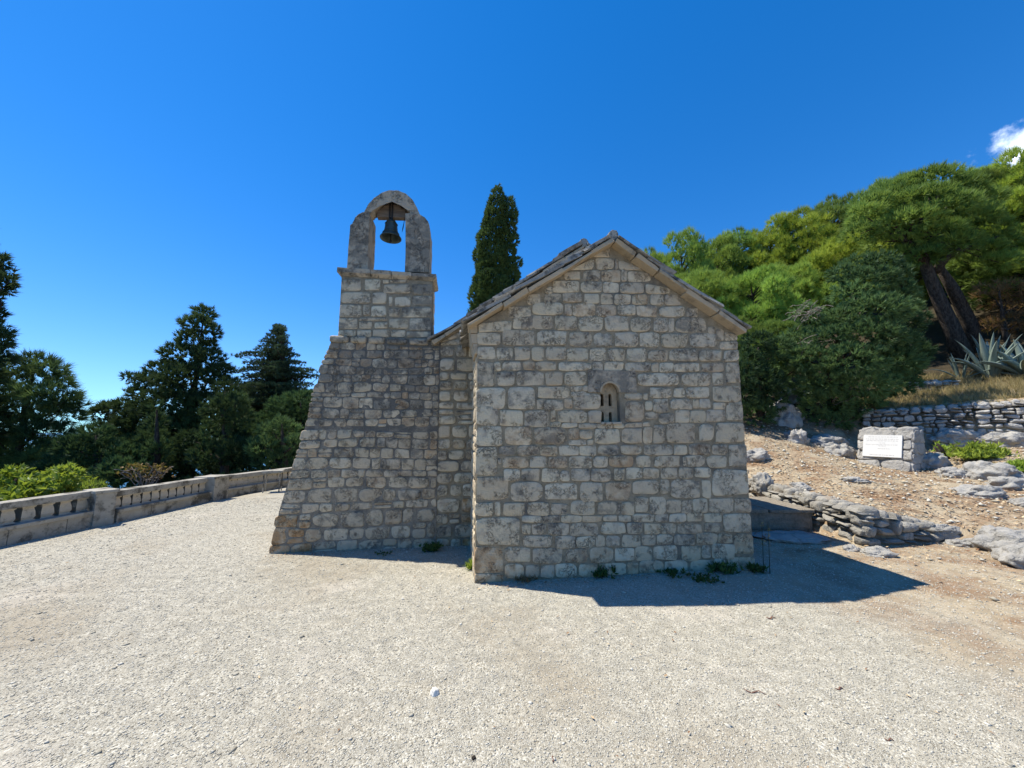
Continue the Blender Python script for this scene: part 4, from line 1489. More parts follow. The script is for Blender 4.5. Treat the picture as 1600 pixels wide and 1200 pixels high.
# ------------------------------------------------------------------ bespoke trees from a survey of their masses
def survey_tree(name, label, base_px, d, masses, material, style, trunk=None, seed=1, cat='tree', thick=.8, group=None, trunk_r=.16):
    """masses: (px, py, rx_px, rz_px[, depth offset m])"""
    r = np.random.default_rng(seed)
    b = at(base_px[0], base_px[1], d)
    zg = hz(b.x, b.y)
    e = empty(name, (b.x, b.y, zg), 0, label, cat, group)
    C, R = [], []
    for m_ in masses:
        off = m_[4] if len(m_) > 4 else r.uniform(-.35, .35)
        c = at(m_[0], m_[1], d + off)
        rx, rz_ = m_[2] * d / FPX, m_[3] * d / FPX
        C.append(c); R.append((rx, rx * thick, rz_))
    C, R = np.array(C), np.array(R)
    o_ = np.array((b.x, b.y, zg))
    P, D, T_ = clump_points(C, R, style.get('dens', 30), r, low=style.get('low', .6), rough=style.get('rough', .3))
    D = nrmz(D * style.get('out', .8) + np.array([0, 0, style.get('up', .5)]))
    sets = [tufts(P, D, style.get('n', 12), style.get('L', .28), style.get('W', .05), style.get('spread', .4), r, style.get('kind', 'needle'), T_, .25)]
    foliage('crown', sets, material, e, o_)
    tb_ = MB()
    tops = [Vector(c) - Vector(o_) for c in C]
    hi = max(tops, key=lambda q: q.z)
    if trunk is None:
        pts = [Vector((0, 0, -.3)), Vector((hi.x * .1, 0, hi.z * .3)), Vector((hi.x * .55, hi.y * .5, hi.z * .65)), hi]
        tb_.tube(pts, [trunk_r, trunk_r * .8, trunk_r * .5, .02], 9)
        for t_ in tops:
            if t_.z < hi.z * .95:
                s_ = max(.08, (t_.z / hi.z) * .75)
                limbs(tb_, Vector((hi.x * s_ * .7, hi.y * s_ * .7, hi.z * s_)), [t_], trunk_r * .3, r, 5)
    else:
        for pts, rad in trunk:
            tb_.tube([at(x, y, d + dd) - Vector(o_) for x, y, dd in pts], rad, 9)
        for t_ in tops:
            st = at(*trunk[0][0][-1][:2], d + trunk[0][0][-1][2]) - Vector(o_)
            limbs(tb_, st, [t_], trunk_r * .3, r, 5)
    tb_.build('trunk', M['bark'], e, smooth=True)
    return e


CON = dict(dens=46, n=18, L=.21, W=.036, spread=.38, up=.45, rough=.42)
survey_tree('conifer_tree', 'tall dark conifer with a bent blunt top beyond the balustrade', (285, 745), 15, [
    (318, 494, 17, 17), (308, 510, 22, 18), (322, 520, 20, 18), (300, 532, 22, 16), (318, 545, 18, 14), (285, 556, 30, 18), (315, 566, 36, 20), (345, 580, 18, 10),
    (262, 580, 30, 16), (235, 592, 18, 9), (212, 592, 12, 8), (200, 588, 8, 5), (250, 604, 34, 18), (300, 596, 50, 26, -.6), (340, 604, 30, 20), (225, 618, 26, 14), (270, 634, 48, 26, -.5), (325, 640, 46, 28, -.4),
    (205, 638, 30, 14), (175, 640, 22, 12), (155, 646, 14, 9), (235, 662, 46, 24, -.6), (290, 680, 55, 34, -.7), (340, 690, 46, 36, -.4), (190, 672, 34, 18), (165, 690, 30, 20), (230, 706, 50, 34, -.8), (180, 722, 44, 30, -.4), (320, 725, 60, 34, -.5), (260, 735, 60, 30, -.6)],
    M['conifer'], CON, seed=31)
CED = dict(dens=110, n=11, L=.12, W=.026, spread=.5, up=.25, out=.8, rough=.35, low=.8)
tiers = []
rr_ = random.Random(5)
for yy, lx_, rx_ in ((512, 433, 439), (518, 426, 442), (526, 419, 447), (535, 408, 450), (545, 400, 455), (554, 366, 466), (566, 384, 474), (578, 366, 492), (588, 378, 500), (600, 368, 486), (612, 380, 498), (624, 366, 500), (634, 368, 498), (650, 370, 498)):
    cx_ = 436 - (yy - 514) * .03
    for s_, e_ in ((-1, lx_), (1, rx_)):
        n_ = max(2, int(abs(e_ - cx_) / 5.5))
        for i in range(n_):
            f = (i + .6) / n_
            x_ = cx_ + (e_ - cx_) * f
            tiers.append((x_, yy - 3 * math.sin(f * 2.6) + 4 * f * f + rr_.uniform(-1.5, 1.5), 9.5 - 4.5 * f, 2.3 - 1.0 * f, rr_.uniform(-1.3, 1.3) * (1.2 - f)))
    for i in range(6):
        tiers.append((cx_ + rr_.uniform(-1, 1) * (yy - 505) * .42, yy + 3, 2.5 + (yy - 510) * .12, 2.8, rr_.uniform(-1.2, 1.2)))
survey_tree('cedar_tree', 'layered cedar with flat feathery tiers beside the buttress', (436, 745), 18, tiers, M['cedar'], CED, seed=33, thick=1.2)
survey_tree('evergreen_bush', 'dark rounded evergreen bush filling the gap behind the buttress edge', (465, 745), 15.5, [
    (470, 628, 28, 17), (445, 634, 26, 16), (490, 640, 26, 20), (465, 655, 40, 28), (430, 660, 30, 24), (450, 690, 46, 36), (490, 690, 36, 40), (430, 715, 46, 34), (480, 728, 46, 30), (400, 690, 34, 30), (390, 725, 40, 26)],
    M['conifer'], CON, seed=34, cat='bush')
BR = dict(dens=54, n=17, L=.20, W=.030, spread=.34, up=.75, rough=.4)
survey_tree('conifer_bush', 'green tipped conifer bush standing before the dark bush at the buttress', (445, 740), 12.5, [
    (440, 662, 14, 10), (425, 676, 22, 14), (452, 672, 16, 10), (440, 694, 26, 16), (410, 700, 22, 16), (465, 694, 16, 12), (430, 720, 30, 20)], M['juniper'], BR, seed=35, cat='bush')
survey_tree('conifer_bush', 'narrow upright conifer bush with pointed top before the tall dark conifer', (245, 745), 12, [
    (245, 640, 7, 14), (244, 660, 12, 14), (240, 682, 16, 16), (246, 705, 20, 18), (240, 728, 24, 18), (222, 715, 18, 18), (225, 690, 12, 14)], M['conifer'], BR, seed=36, cat='bush')
survey_tree('conifer_bush', 'low spreading conifer bush in front of the tall conifer, left of the cedar', (350, 742), 12.5, [
    (352, 610, 16, 18), (368, 630, 20, 18), (345, 640, 24, 22), (372, 656, 22, 20), (336, 676, 20, 20), (300, 690, 22, 18), (285, 704, 20, 18), (330, 714, 30, 22), (372, 706, 26, 24)], M['conifer'], BR, seed=37, cat='bush')
survey_tree('conifer_bush', 'dense dark conifer bush under the pine at the end of the leafy shrubs', (150, 760), 11.5, [
    (150, 680, 24, 16), (120, 700, 30, 20), (165, 705, 28, 20), (195, 712, 24, 20), (140, 728, 40, 22), (190, 738, 34, 20), (100, 730, 34, 22)], M['conifer'], BR, seed=38, cat='bush')
PIN = dict(dens=36, n=14, L=.30, W=.026, spread=.45, up=.5, rough=.35, low=.5)
survey_tree('pine_tree', 'dark spreading pine at the left edge behind the leafy shrubs', (10, 790), 12.5, [
    (20, 575, 30, 14), (55, 568, 26, 14), (80, 580, 20, 12), (40, 595, 40, 18), (5, 600, 30, 20), (88, 600, 22, 14), (70, 618, 40, 16), (100, 628, 22, 14), (118, 632, 16, 10), (40, 636, 50, 18), (-20, 620, 40, 30), (90, 650, 34, 14),
    (20, 665, 46, 16), (70, 680, 40, 18), (-30, 670, 40, 30), (30, 700, 54, 20), (80, 715, 44, 22), (-20, 720, 50, 30), (50, 738, 60, 24), (-70, 640, 50, 40), (-60, 710, 50, 40), (10, 750, 70, 22, .8), (90, 745, 50, 24, .8)],
    M['pine_shade'], PIN, seed=39)
survey_tree('conifer_tree', 'tall dark conifer cut off by the left edge with only branch tips showing', (-45, 800), 11, [
    (-14, 402, 16, 10), (0, 412, 14, 8), (4, 424, 14, 6), (16, 438, 12, 5), (-4, 436, 20, 10), (2, 452, 14, 6), (-20, 455, 20, 14), (-25, 480, 20, 16), (-6, 492, 12, 5), (-4, 508, 13, 5), (0, 520, 14, 6), (10, 532, 9, 5), (-2, 544, 14, 6), (-20, 530, 24, 20), (-2, 560, 18, 10),
    (-45, 430, 30, 40), (-50, 500, 34, 50), (-50, 580, 40, 60), (-60, 660, 50, 60), (-40, 380, 18, 40), (-42, 340, 9, 30)], M['conifer'], CON, seed=40)

LOW = dict(dens=40, n=14, L=.20, W=.045, spread=.5, up=.6, rough=.4)
for i, (lab, bp, mm) in enumerate((
        ('dark low shrub seen between the nearest balusters at the left edge', (10, 850), [(-10, 815, 34, 26), (30, 808, 30, 26), (60, 800, 28, 24), (0, 840, 40, 20), (50, 830, 40, 20)]),
        ('dark low shrub behind the balusters left of the first pier', (115, 830), [(90, 800, 28, 24), (120, 795, 28, 24), (150, 790, 28, 22), (175, 785, 26, 20), (110, 820, 40, 20), (160, 812, 40, 20)]),
        ('dark low shrub behind the balusters of the second bay', (260, 800), [(205, 785, 28, 20), (240, 778, 28, 20), (275, 772, 28, 20), (310, 766, 28, 20), (340, 762, 26, 18), (230, 800, 40, 16), (290, 790, 40, 16), (370, 758, 30, 18), (410, 752, 30, 16)]))):
    survey_tree('evergreen_bush', lab, bp, 9.8 + 1.2 * i, mm, M['conifer'], LOW, seed=65 + i, cat='bush', trunk_r=.05)
FILL = dict(dens=22, n=12, L=.30, W=.08, spread=.45, up=.4, rough=.35)
for i, (lab, bp, mm) in enumerate((
        ('dark evergreen bush in the background below the gap of sky', (150, 750), [(130, 705, 40, 26), (175, 700, 40, 22), (100, 720, 50, 36), (215, 700, 40, 34), (150, 735, 70, 30)]),
        ('dark evergreen bush in the background behind the trunk of the tall conifer', (290, 748), [(260, 690, 50, 40), (320, 680, 50, 46), (290, 725, 80, 36), (230, 725, 50, 30), (365, 690, 50, 46)]),
        ('dark evergreen bush in the background beneath the layered cedar', (430, 745), [(400, 670, 40, 40), (372, 628, 22, 22), (395, 622, 24, 22), (356, 650, 26, 26), (440, 665, 46, 44), (485, 660, 40, 44), (420, 715, 70, 40), (490, 715, 60, 40)]))):
    survey_tree('evergreen_bush', lab, bp, 19, mm, M['conifer'], FILL, seed=45 + i, cat='bush')
LEAF = dict(dens=60, n=9, L=.15, W=.055, spread=.75, up=.5, kind='leaf', rough=.35)
for i, (lab, bp, mm) in enumerate((
        ('bright green leafy shrub over the balustrade at the left edge', (15, 800), [(0, 752, 20, 14), (25, 748, 20, 16), (48, 760, 18, 14), (10, 772, 30, 14), (40, 776, 26, 12), (-25, 765, 24, 20), (-20, 785, 30, 16)]),
        ('bright green leafy shrub over the balustrade, right of the edge shrub', (90, 795), [(85, 748, 18, 14), (105, 745, 20, 16), (72, 762, 18, 12), (95, 766, 24, 13), (120, 758, 18, 14), (65, 778, 20, 10), (110, 775, 24, 10)]))):
    survey_tree('leafy_shrub', lab, bp, 7.9 + .3 * i, mm, M['laurel'], LEAF, seed=50 + i, cat='shrub', group=None, trunk_r=.03)
GR = dict(dens=70, n=10, L=.16, W=.012, spread=.3, up=1.2, out=.4, rough=.3)
survey_tree('spiky_plant', 'small spiky pale green plant beside the first balustrade pier', (148, 780), 7.7, [(140, 765, 9, 7), (152, 763, 9, 8), (160, 768, 6, 6)], M['fennel'], GR, seed=53, cat='plant', trunk_r=.01)

# dead shrub
ds = empty('dead_shrub', tuple(at(225, 775, 8.8)), 0, 'bare brown dead shrub sticking up behind the balustrade', 'shrub')
dm = MB()
for k_ in range(3):
    b = Vector((random.uniform(-.05, .05), random.uniform(-.05, .05), 0))
    for j in range(5):
        t_ = Vector((random.uniform(-.45, .45), random.uniform(-.25, .25), random.uniform(.45, .75)))
        limbs(dm, b, [t_], .014, RNG, 5)
        for q in range(3):
            s_ = b.lerp(t_, random.uniform(.6, 1))
            limbs(dm, s_, [s_ + Vector((random.uniform(-.2, .2), random.uniform(-.1, .1), random.uniform(-.02, .15)))], .006, RNG, 4)
dm.build('branches', M['deadwood'], ds)
PDl = np.array([(random.uniform(-.5, .5), random.uniform(-.25, .25), random.uniform(.4, .75)) for _ in range(70)])
foliage('dead_leaves', [tufts(PDl, nrmz(RNG.normal(size=(70, 3))), 4, .09, .05, .8, RNG, 'leaf')], M['deadleaf'], ds)
# cushion plant on the second pier
cu = empty('cushion_plant', tuple(at(327, 752, 8.95)), 0, 'small green cushion plant growing on top of the second balustrade pier', 'plant')
PC = nrmz(RNG.normal(size=(160, 3))) * np.array((.24, .16, .06))
PC[:, 2] = abs(PC[:, 2])
foliage('leaves', [tufts(PC, nrmz(PC + np.array((0, 0, .1))), 6, .06, .02, .5, RNG, 'leaf')], M['weed'], cu)

# ------------------------------------------------------------------ column cypress behind the chapel
cyd = 13.5
cy_base = at(782, 640, cyd)
cyp = empty('cypress_tree', (cy_base.x, cy_base.y, hz(cy_base.x, cy_base.y)), 0, 'tall columnar cypress with two tips rising behind the chapel roof', 'tree')
CM = []
rr_ = random.Random(3)
prof_c = [(299, 778, 6), (307, 777, 12), (318, 776, 17), (332, 775, 20), (346, 773, 21), (358, 770, 22), (372, 768, 26), (388, 769, 28), (404, 770, 31), (420, 772, 34), (436, 774, 37), (452, 776, 40), (470, 776, 45), (490, 776, 48), (515, 776, 50), (545, 776, 50), (575, 776, 46), (610, 776, 36)]
for y_, x_, hw in prof_c:
    n_ = max(2, int(hw / 5))
    for i in range(n_):
        a = rr_.uniform(0, 6.283)
        q = hw * math.sqrt(rr_.uniform(.3, 1)) * .72
        CM.append((x_ + q * math.cos(a), y_ + rr_.uniform(-6, 6), max(3.5, hw * .36) * rr_.uniform(.8, 1.2), max(6, hw * .5) * rr_.uniform(.8, 1.2), q * math.sin(a) * cyd / FPX))
for y_, x_, hw in ((320, 799, 5), (332, 800, 8), (346, 800, 9), (360, 800, 10), (376, 800, 13), (395, 801, 15), (415, 802, 17), (435, 804, 18)):
    for i in range(3):
        CM.append((x_ + rr_.uniform(-1, 1) * hw * .5, y_ + rr_.uniform(-4, 4), hw * .55, 9, rr_.uniform(-.25, .25)))
CM += [(x_, y_, hw * .78, 12, 0) for y_, x_, hw in prof_c]
C = np.array([at(m_[0], m_[1], cyd + m_[4]) for m_ in CM])
R = np.array([(m_[2] * cyd / FPX, m_[2] * cyd / FPX, m_[3] * cyd / FPX) for m_ in CM])
r = np.random.default_rng(61)
P, D, T_ = clump_points(C, R, 190, r, low=.9, rough=.22)
D = nrmz(D * .7 + np.array([0, 0, .6]))
foliage('crown', [tufts(P, D, 11, .12, .036, .34, r, 'needle', T_, .25)], M['cypress'], cyp, tuple(cyp.location))
MB().tube([(0, 0, -.3), (0, 0, 2), (0, 0, 5.5)], [.2, .16, .05], 9).build('trunk', M['bark'], cyp, smooth=True)

# ------------------------------------------------------------------ big leaning pine on the right
BP = dict(dens=42, n=14, L=.28, W=.03, spread=.42, up=.55, rough=.35, low=.3)
survey_tree('pine_tree', 'big old pine with dark leaning twin trunks and a broad crown above the agaves', (1500, 560), 15, [
    (1455, 285, 34, 18), (1480, 280, 26, 16), (1425, 295, 32, 18), (1400, 312, 32, 18), (1370, 322, 28, 16), (1352, 338, 26, 14), (1385, 345, 36, 16), (1440, 318, 44, 20, -.6), (1500, 300, 32, 18), (1530, 315, 30, 18), (1475, 330, 42, 18, -.9), (1515, 345, 36, 18, -.5),
    (1420, 350, 40, 16, -.7), (1345, 365, 24, 12), (1380, 378, 30, 12), (1470, 365, 30, 14, -.8), (1540, 360, 30, 16), (1495, 382, 30, 14, -.8), (1535, 392, 28, 14), (1560, 380, 26, 16), (1450, 400, 22, 10, -.6), (1515, 412, 24, 12), (1560, 410, 24, 12), (1410, 398, 22, 10)],
    M['pine_dark'], BP, trunk=[([(1508, 566, 0), (1490, 520, 0), (1468, 470, 0), (1450, 425, 0), (1438, 385, 0)], [.34, .27, .22, .19, .13]),
                              ([(1532, 566, .3), (1515, 505, .25), (1488, 450, .2), (1466, 415, .1)], [.28, .23, .19, .12]),
                              ([(1460, 425, 0), (1478, 402, -.1), (1500, 390, -.2), (1530, 383, -.3), (1562, 368, -.3)], [.16, .14, .12, .09, .04]),
                              ([(1445, 410, 0), (1420, 385, -.1), (1395, 350, -.1), (1370, 330, 0)], [.14, .11, .08, .03])], seed=71, trunk_r=.3)

# dark juniper in front, with dead grey twigs
JUN = dict(dens=62, n=16, L=.17, W=.032, spread=.4, up=.35, out=.9, rough=.4, low=.75)
jt = survey_tree('juniper_tree', 'dense dark juniper with grey dead twigs between the chapel and the memorial stone', (1300, 662), 11.8, [
    (1345, 415, 30, 16), (1378, 412, 28, 16), (1320, 430, 24, 14), (1400, 430, 26, 16), (1360, 440, 40, 18, -.5), (1335, 460, 34, 18, -.5), (1395, 460, 34, 20, -.4), (1412, 475, 22, 16), (1370, 485, 44, 22, -.9), (1325, 500, 34, 22, -.7), (1410, 505, 26, 18), (1285, 500, 24, 16),
    (1260, 490, 20, 14), (1300, 530, 36, 20, -.8), (1360, 525, 46, 22, -1.1), (1400, 535, 32, 20, -.6), (1250, 530, 26, 18), (1270, 560, 36, 20, -.8), (1330, 565, 46, 24, -1.2), (1395, 565, 40, 22, -.7), (1228, 560, 22, 18), (1240, 588, 26, 16), (1290, 595, 36, 22, -.9),
    (1350, 600, 44, 22, -1.0), (1400, 598, 32, 18, -.5), (1300, 628, 34, 22, -.7), (1345, 632, 32, 18, -.7), (1275, 640, 22, 18, -.4), (1310, 652, 26, 14, -.5), (1270, 610, 28, 18), (1412, 570, 20, 16), (1215, 590, 16, 14), (1335, 652, 34, 14, -.4), (1300, 660, 30, 10, -.6), (1365, 640, 30, 14, -.2)], M['juniper'], JUN, seed=72, trunk_r=.13, thick=.65)
for cxp, cyp_, npt, sp in ((1270, 488, 26, 34), (1322, 615, 14, 24), (1268, 540, 10, 20)):
    dmb = MB()
    c0 = at(cxp, cyp_, 10.9) - jt.location
    for i in range(npt):
        s_ = c0 + Vector((random.uniform(-1, 1) * sp * .011, random.uniform(-.2, .2), random.uniform(-.5, .7) * sp * .011))
        limbs(dmb, s_ + Vector((random.uniform(-.25, .25), .3, random.uniform(-.25, .05))), [s_ + Vector((random.uniform(-.3, .3), -.12, random.uniform(-.12, .22)))], .008, RNG, 4, .1)
    dmb.build('dead_branch', M['deadwood'], jt)
survey_tree('juniper_tree', 'dark evergreen tree in shade against the right corner of the chapel', (1190, 672), 11.5, [
    (1185, 540, 24, 20), (1170, 570, 24, 24), (1205, 565, 22, 20), (1190, 600, 30, 26, -.3), (1165, 620, 24, 26), (1210, 622, 18, 22), (1180, 648, 28, 22, -.2), (1150, 600, 30, 40), (1205, 595, 20, 18), (1220, 545, 18, 16)], M['conifer'], JUN, seed=73, trunk_r=.12)
survey_tree('evergreen_bush', 'dark shaded scrub behind the big juniper, left of the leaning trunks', (1430, 600), 13, [
    (1420, 500, 26, 24), (1425, 550, 28, 24), (1405, 580, 28, 18), (1400, 540, 30, 24)], M['conifer'], JUN, seed=74, cat='bush', trunk_r=.1)

survey_tree('evergreen_bush', 'dark shaded evergreen scrub behind the leaning trunks at the right edge', (1580, 540), 18.5, [
    (1560, 440, 40, 24), (1600, 445, 40, 26), (1540, 480, 30, 24), (1580, 490, 46, 30), (1620, 490, 40, 30), (1545, 520, 30, 20)], M['conifer'], JUN, seed=76, cat='bush', trunk_r=.1)
# reddish dying pine scrub at the right edge
survey_tree('dying_pine', 'sparse reddish brown dying pine scrub behind the agaves', (1580, 560), 14.5, [
    (1560, 448, 28, 5), (1590, 452, 26, 5), (1545, 462, 20, 4), (1575, 470, 30, 5), (1600, 478, 30, 6), (1585, 500, 34, 6), (1560, 508, 26, 5), (1610, 510, 26, 8)],
    M['deadleaf'], dict(dens=26, n=12, L=.30, W=.022, spread=.6, up=.3, rough=.4), seed=75, trunk_r=.10)


# ------------------------------------------------------------------ agaves
def agave(px, py, d, label, n=26, L=1.5, seed=1, wide=.17, els=(.25, 1.35)):
    r = np.random.default_rng(seed)
    b = hit(px, py)
    zg = b.z
    L *= mp_d(b) / d
    e = empty('agave', (b.x, b.y, zg), 0, label, 'agave', 'agaves on the bank')
    for i in range(n):
        el = r.uniform(*els) if i > 4 else r.uniform(1.25, 1.5)
        az = i * 2.399 + r.uniform(-.3, .3)
        ln = L * r.uniform(.75, 1.1)
        wd = wide * r.uniform(.8, 1.15)
        droop = r.uniform(.1, .9) if el < 1.0 else r.uniform(0, .25)
        hd = Vector((math.cos(az), math.sin(az), 0))
        sd2 = Vector((-math.sin(az), math.cos(az), 0))
        V, F = [], []
        p = hd * .08
        ang = el
        ns = 12
        for k_ in range(ns + 1):
            f = k_ / ns
            w_ = wd * (.62 + .38 * math.sin(min(1, f * 1.9) * math.pi / 2)) * (1 - f ** 3.2) + .004
            dirv = hd * math.cos(ang) + EZ * math.sin(ang)
            up = -hd * math.sin(ang) + EZ * math.cos(ang)
            for x_, u_ in ((-1, .38), (-.5, .08), (0, 0), (.5, .08), (1, .38), (.5, -.16), (0, -.24), (-.5, -.16)):
                V.append(p + sd2 * x_ * w_ * .5 + up * u_ * w_ * (.55 if u_ > 0 else (1 - f) + .1))
            p = p + dirv * ln / ns
            ang -= droop * 1.6 / ns * (1.8 * f + .2)
        for k_ in range(ns):
            for m_ in range(8):
                F.append((k_ * 8 + m_, k_ * 8 + (m_ + 1) % 8, (k_ + 1) * 8 + (m_ + 1) % 8, (k_ + 1) * 8 + m_))
        t = float(r.uniform(0, 1))
        MB().add(V, F, tint=t).build('leaf', M['agave'], e, smooth=True)
    return e


agave(1548, 590, 12, 'upright grey green agave above the dry stone wall, left of the bleached one', 24, 1.35, 81, .21, (.75, 1.45))
agave(1606, 588, 11, 'pale blue agave with drooping leaves cut by the right edge', 28, 1.15, 82, .22, (.3, 1.2))
ag = agave(1502, 592, 12.4, 'small agave with thin arching leaves at the left foot of the upright one', 12, .95, 83, .09)


# ------------------------------------------------------------------ dry stone walls
def drywall(name, label, pts, thick, hr, wr, seed, core=True, prot=.06, cat='wall', top_stones=True, material='drystone'):
    """pts: (x, y, z0, z1) along the face; face looks to the right of travel reversed (towards the viewer)"""
    random.seed(seed)
    e = empty(name, (pts[0][0], pts[0][1], pts[0][2]), 0, label, cat)
    O = e.location.copy()
    body, cores = MB(), MB()
    for (x0, y0, a0, b0), (x1, y1, a1, b1) in zip(pts[:-1], pts[1:]):
        A, B = Vector((x0, y0, 0)), Vector((x1, y1, 0))
        d = B - A
        L = d.length
        d.normalize()
        N = Vector((d.y, -d.x, 0))
        lo = lambda u: a0 + (a1 - a0) * u / L
        hi = lambda u: b0 + (b1 - b0) * u / L
        fr_ = (A - O, d, EZ, N)
        zlo, zhi = min(a0, a1), max(b0, b1)
        for q in courses(0, L, zlo, zhi + .02, hr, wr, split=.28, jit=hr[0] * .32, vtop=lambda u: hi(u) + random.uniform(-.02, .02)):
            if q[3][1] < lo(q[3][0]) - .05: continue
            k = random.uniform(-.05, .05)
            q[0][1] += k; q[2][1] -= k * .5
            stone(body, q, fr_, prot=random.uniform(.4, 1.2) * prot, gap=.004, deep=thick * .5, bev=.03, p=random.uniform(2.4, 5), wob=.22, rel=.014, n=16)
        if top_stones:
            u = 0
            while u < L:
                w_ = random.uniform(*wr) * 1.2
                f2 = (A - O + EZ * (hi(min(L, u + w_ / 2)) - .02) - N * thick, d, N, EZ)
                stone(body, [[u, 0], [min(L, u + w_), 0], [min(L, u + w_), thick * random.uniform(.85, 1.08)], [u, thick]], f2, prot=random.uniform(.03, .07), gap=.006, deep=.08, bev=.03, p=3.5, wob=.15, rel=.015, n=16)
                u += w_
        V = []
        for P_, z0, z1 in ((A + d * min(.12, L * .2), a0, b0), (B - d * min(.12, L * .2), a1, b1)):
            for off in (.07, thick * .95):
                for z_ in (z0 - .25, z1 - .03):
                    q = P_ - N * off - O
                    V.append((q.x, q.y, z_ - O.z))
        cores.add(V, [(0, 1, 3, 2), (4, 6, 7, 5), (0, 4, 5, 1), (2, 3, 7, 6), (1, 5, 7, 3), (0, 2, 6, 4)])
    for v_i in range(len(body.v)):
        x_, y_, z_ = body.v[v_i]
        body.v[v_i] = (x_, y_, z_)
    o_ = body.build('stonework', M[material], e, smooth=True)
    o_.location = (0, 0, 0)
    cores.build('rubble_core', M['core_dark'], e)
    return e


def dw_pts(lst):
    return lst


# stones in frames use absolute z: shift by making the empties sit at z = 0
def dry(name, label, pts, *a, **k):
    z = pts[0][2]
    pp = [(x, y, z0, z1) for x, y, z0, z1 in pts]
    e = drywall(name, label, [(x, y, z0 - z, z1 - z) for x, y, z0, z1 in pp], *a, **k)
    e.location.z = z
    return e


pt_ = lambda x, y, d: at(x, y, d)
w1, wb = DW_T, DW_B
dry('dry_stone_wall', 'long grey dry stone retaining wall behind the memorial stone', [(a.x, a.y, b.z - .1, a.z) for a, b in zip(w1, wb)], .35, (.085, .165), (.09, .28), 91)
w2 = [at(1425, 598, 12.6), at(1470, 594, 12.4), at(1500, 596, 12.2)]
dry('low_stone_wall', 'short low dry stone wall up the bank at the foot of the agaves', [(a.x, a.y, a.z - .55, a.z) for a in w2], .3, (.08, .14), (.12, .3), 92)
# retaining wall of the sunken corridor beside the chapel
w3 = [(4.98, 9.3, 0, .60), (4.97, 7.6, 0, .52), (4.93, 6.3, 0, .50), (4.88, 5.34, 0, .47), (5.5, 5.45, 0, .36), (6.05, 5.58, 0, .24), (6.45, 5.66, -.05, .10)]
dry('rubble_kerb_wall', 'low rubble wall holding back the slope beside the chapel, half in shade', w3, .34, (.10, .18), (.12, .30), 93, prot=.05, material='kerbstone')
random.seed(17)
# raised stone bench in the shade
bn = gnd(1172, 843)
bench = empty('stone_bench', (4.2, 6.3, 0), TH * 0, 'long low stone bench in deep shade beside the chapel', 'bench')
MB().box((-.05, .45, .13), (1.42, 1.1, .30), j=.01).build('bench_base', M['mortar_smeared'], bench, bevel=.03)
s_ = MB()
s_.box((-.42, .42, .305), (.66, 1.16, .06), j=.008)
s_.box((.30, .42, .305), (.72, 1.16, .06), j=.008)
roughen(s_.build('seat_slab', M['mortar_smeared'], bench, bevel=.015), 2, .02, .15)


# ------------------------------------------------------------------ rocks
def rock(name, label, c, size, seed, cat='rock', material=None, rz=0.0, sub=5, rough=.30, group=None, tilt=0.0):
    bm = bmesh.new()
    bmesh.ops.create_icosphere(bm, subdivisions=sub, radius=1)
    so_ = Vector((seed * 3.7, seed * 1.3, seed * .7))
    for v in bm.verts:
        p = v.co.copy()
        n1_ = noise.fractal(p * 1.1 + so_, 1.0, 2.1, 5)
        cell = noise.voronoi(p * 1.7 + so_)[0]
        rg = noise.ridged_multi_fractal(p * 2.3 + so_, 1.0, 2.1, 5, 1.0, 2.0)
        k = 1 + rough * n1_ + rough * .9 * (cell[1] - cell[0] - .4) + .07 * (rg - 1.0)
        p *= k
        st = round(p.z * 4 + n1_) / 4
        p.z = p.z * .88 + st * .12
        v.co = Vector((p.x * size[0], p.y * size[1], p.z * size[2]))
    me = bpy.data.meshes.new(name)
    bm.to_mesh(me)
    bm.free()
    me.polygons.foreach_set('use_smooth', np.ones(len(me.polygons), dtype=bool))
    o_ = link(name, me, material or M['rock'], None, c)
    o_.rotation_euler = (0, tilt, rz)
    return tag(o_, label, cat, group)


def rock_at(px, py, d, size, seed, label, **k):
    p = hit(px, py)
    f = mp_d(p) / d * .84
    size = (size[0] * f * .92, size[1] * f, size[2] * f * 1.35)
    lift = k.pop('lift', .0)
    return rock('rock', label, (p.x, p.y, p.z + size[2] * lift), size, seed, **k)


rock_at(1455, 728, 8.1, (.46, .3, .26), 1, 'humped grey boulder beside the green weeds, right of the memorial stone', rz=.3)
rock_at(1488, 742, 7.6, (.36, .25, .15), 2, 'low grey boulder right of the humped one', rz=-.2)
rock_at(1545, 745, 7.5, (.62, .40, .28), 3, 'large pale grey boulder below the bright green weeds', rz=-.35)
rock_at(1580, 762, 7.2, (.5, .3, .18), 31, 'long grey boulder running off to the right edge below the green weeds', rz=-.3)
rock_at(1530, 773, 7.0, (.55, .32, .16), 4, 'flat grey outcrop below the large pale boulder', rz=.1)
rock_at(1600, 790, 6.6, (.25, .2, .12), 5, 'small grey rock cut by the right edge', rz=.1)
rock_at(1585, 862, 4.9, (.52, .42, .24), 6, 'wide weathered outcrop at the right edge beside the path', rz=.4, rough=.34)
rock_at(1620, 885, 4.6, (.5, .36, .2), 7, 'lower ledge of weathered rock at the right edge nearest the camera', rz=.1, rough=.34)
rock_at(1555, 845, 5.2, (.26, .2, .14), 8, 'rough grey rock left of the wide outcrop at the right edge', rz=.7)
rock_at(1290, 694, 9.3, (.62, .4, .2), 9, 'broad flat grey outcrop at the foot of the dark juniper', rz=.1)
rock_at(1315, 712, 8.9, (.50, .34, .24), 10, 'sloping pale outcrop on the left side of the memorial stone', rz=.4)
rock_at(1245, 690, 9.6, (.34, .3, .3), 11, 'grey boulder under the juniper, left of the flat outcrop', rz=.2)
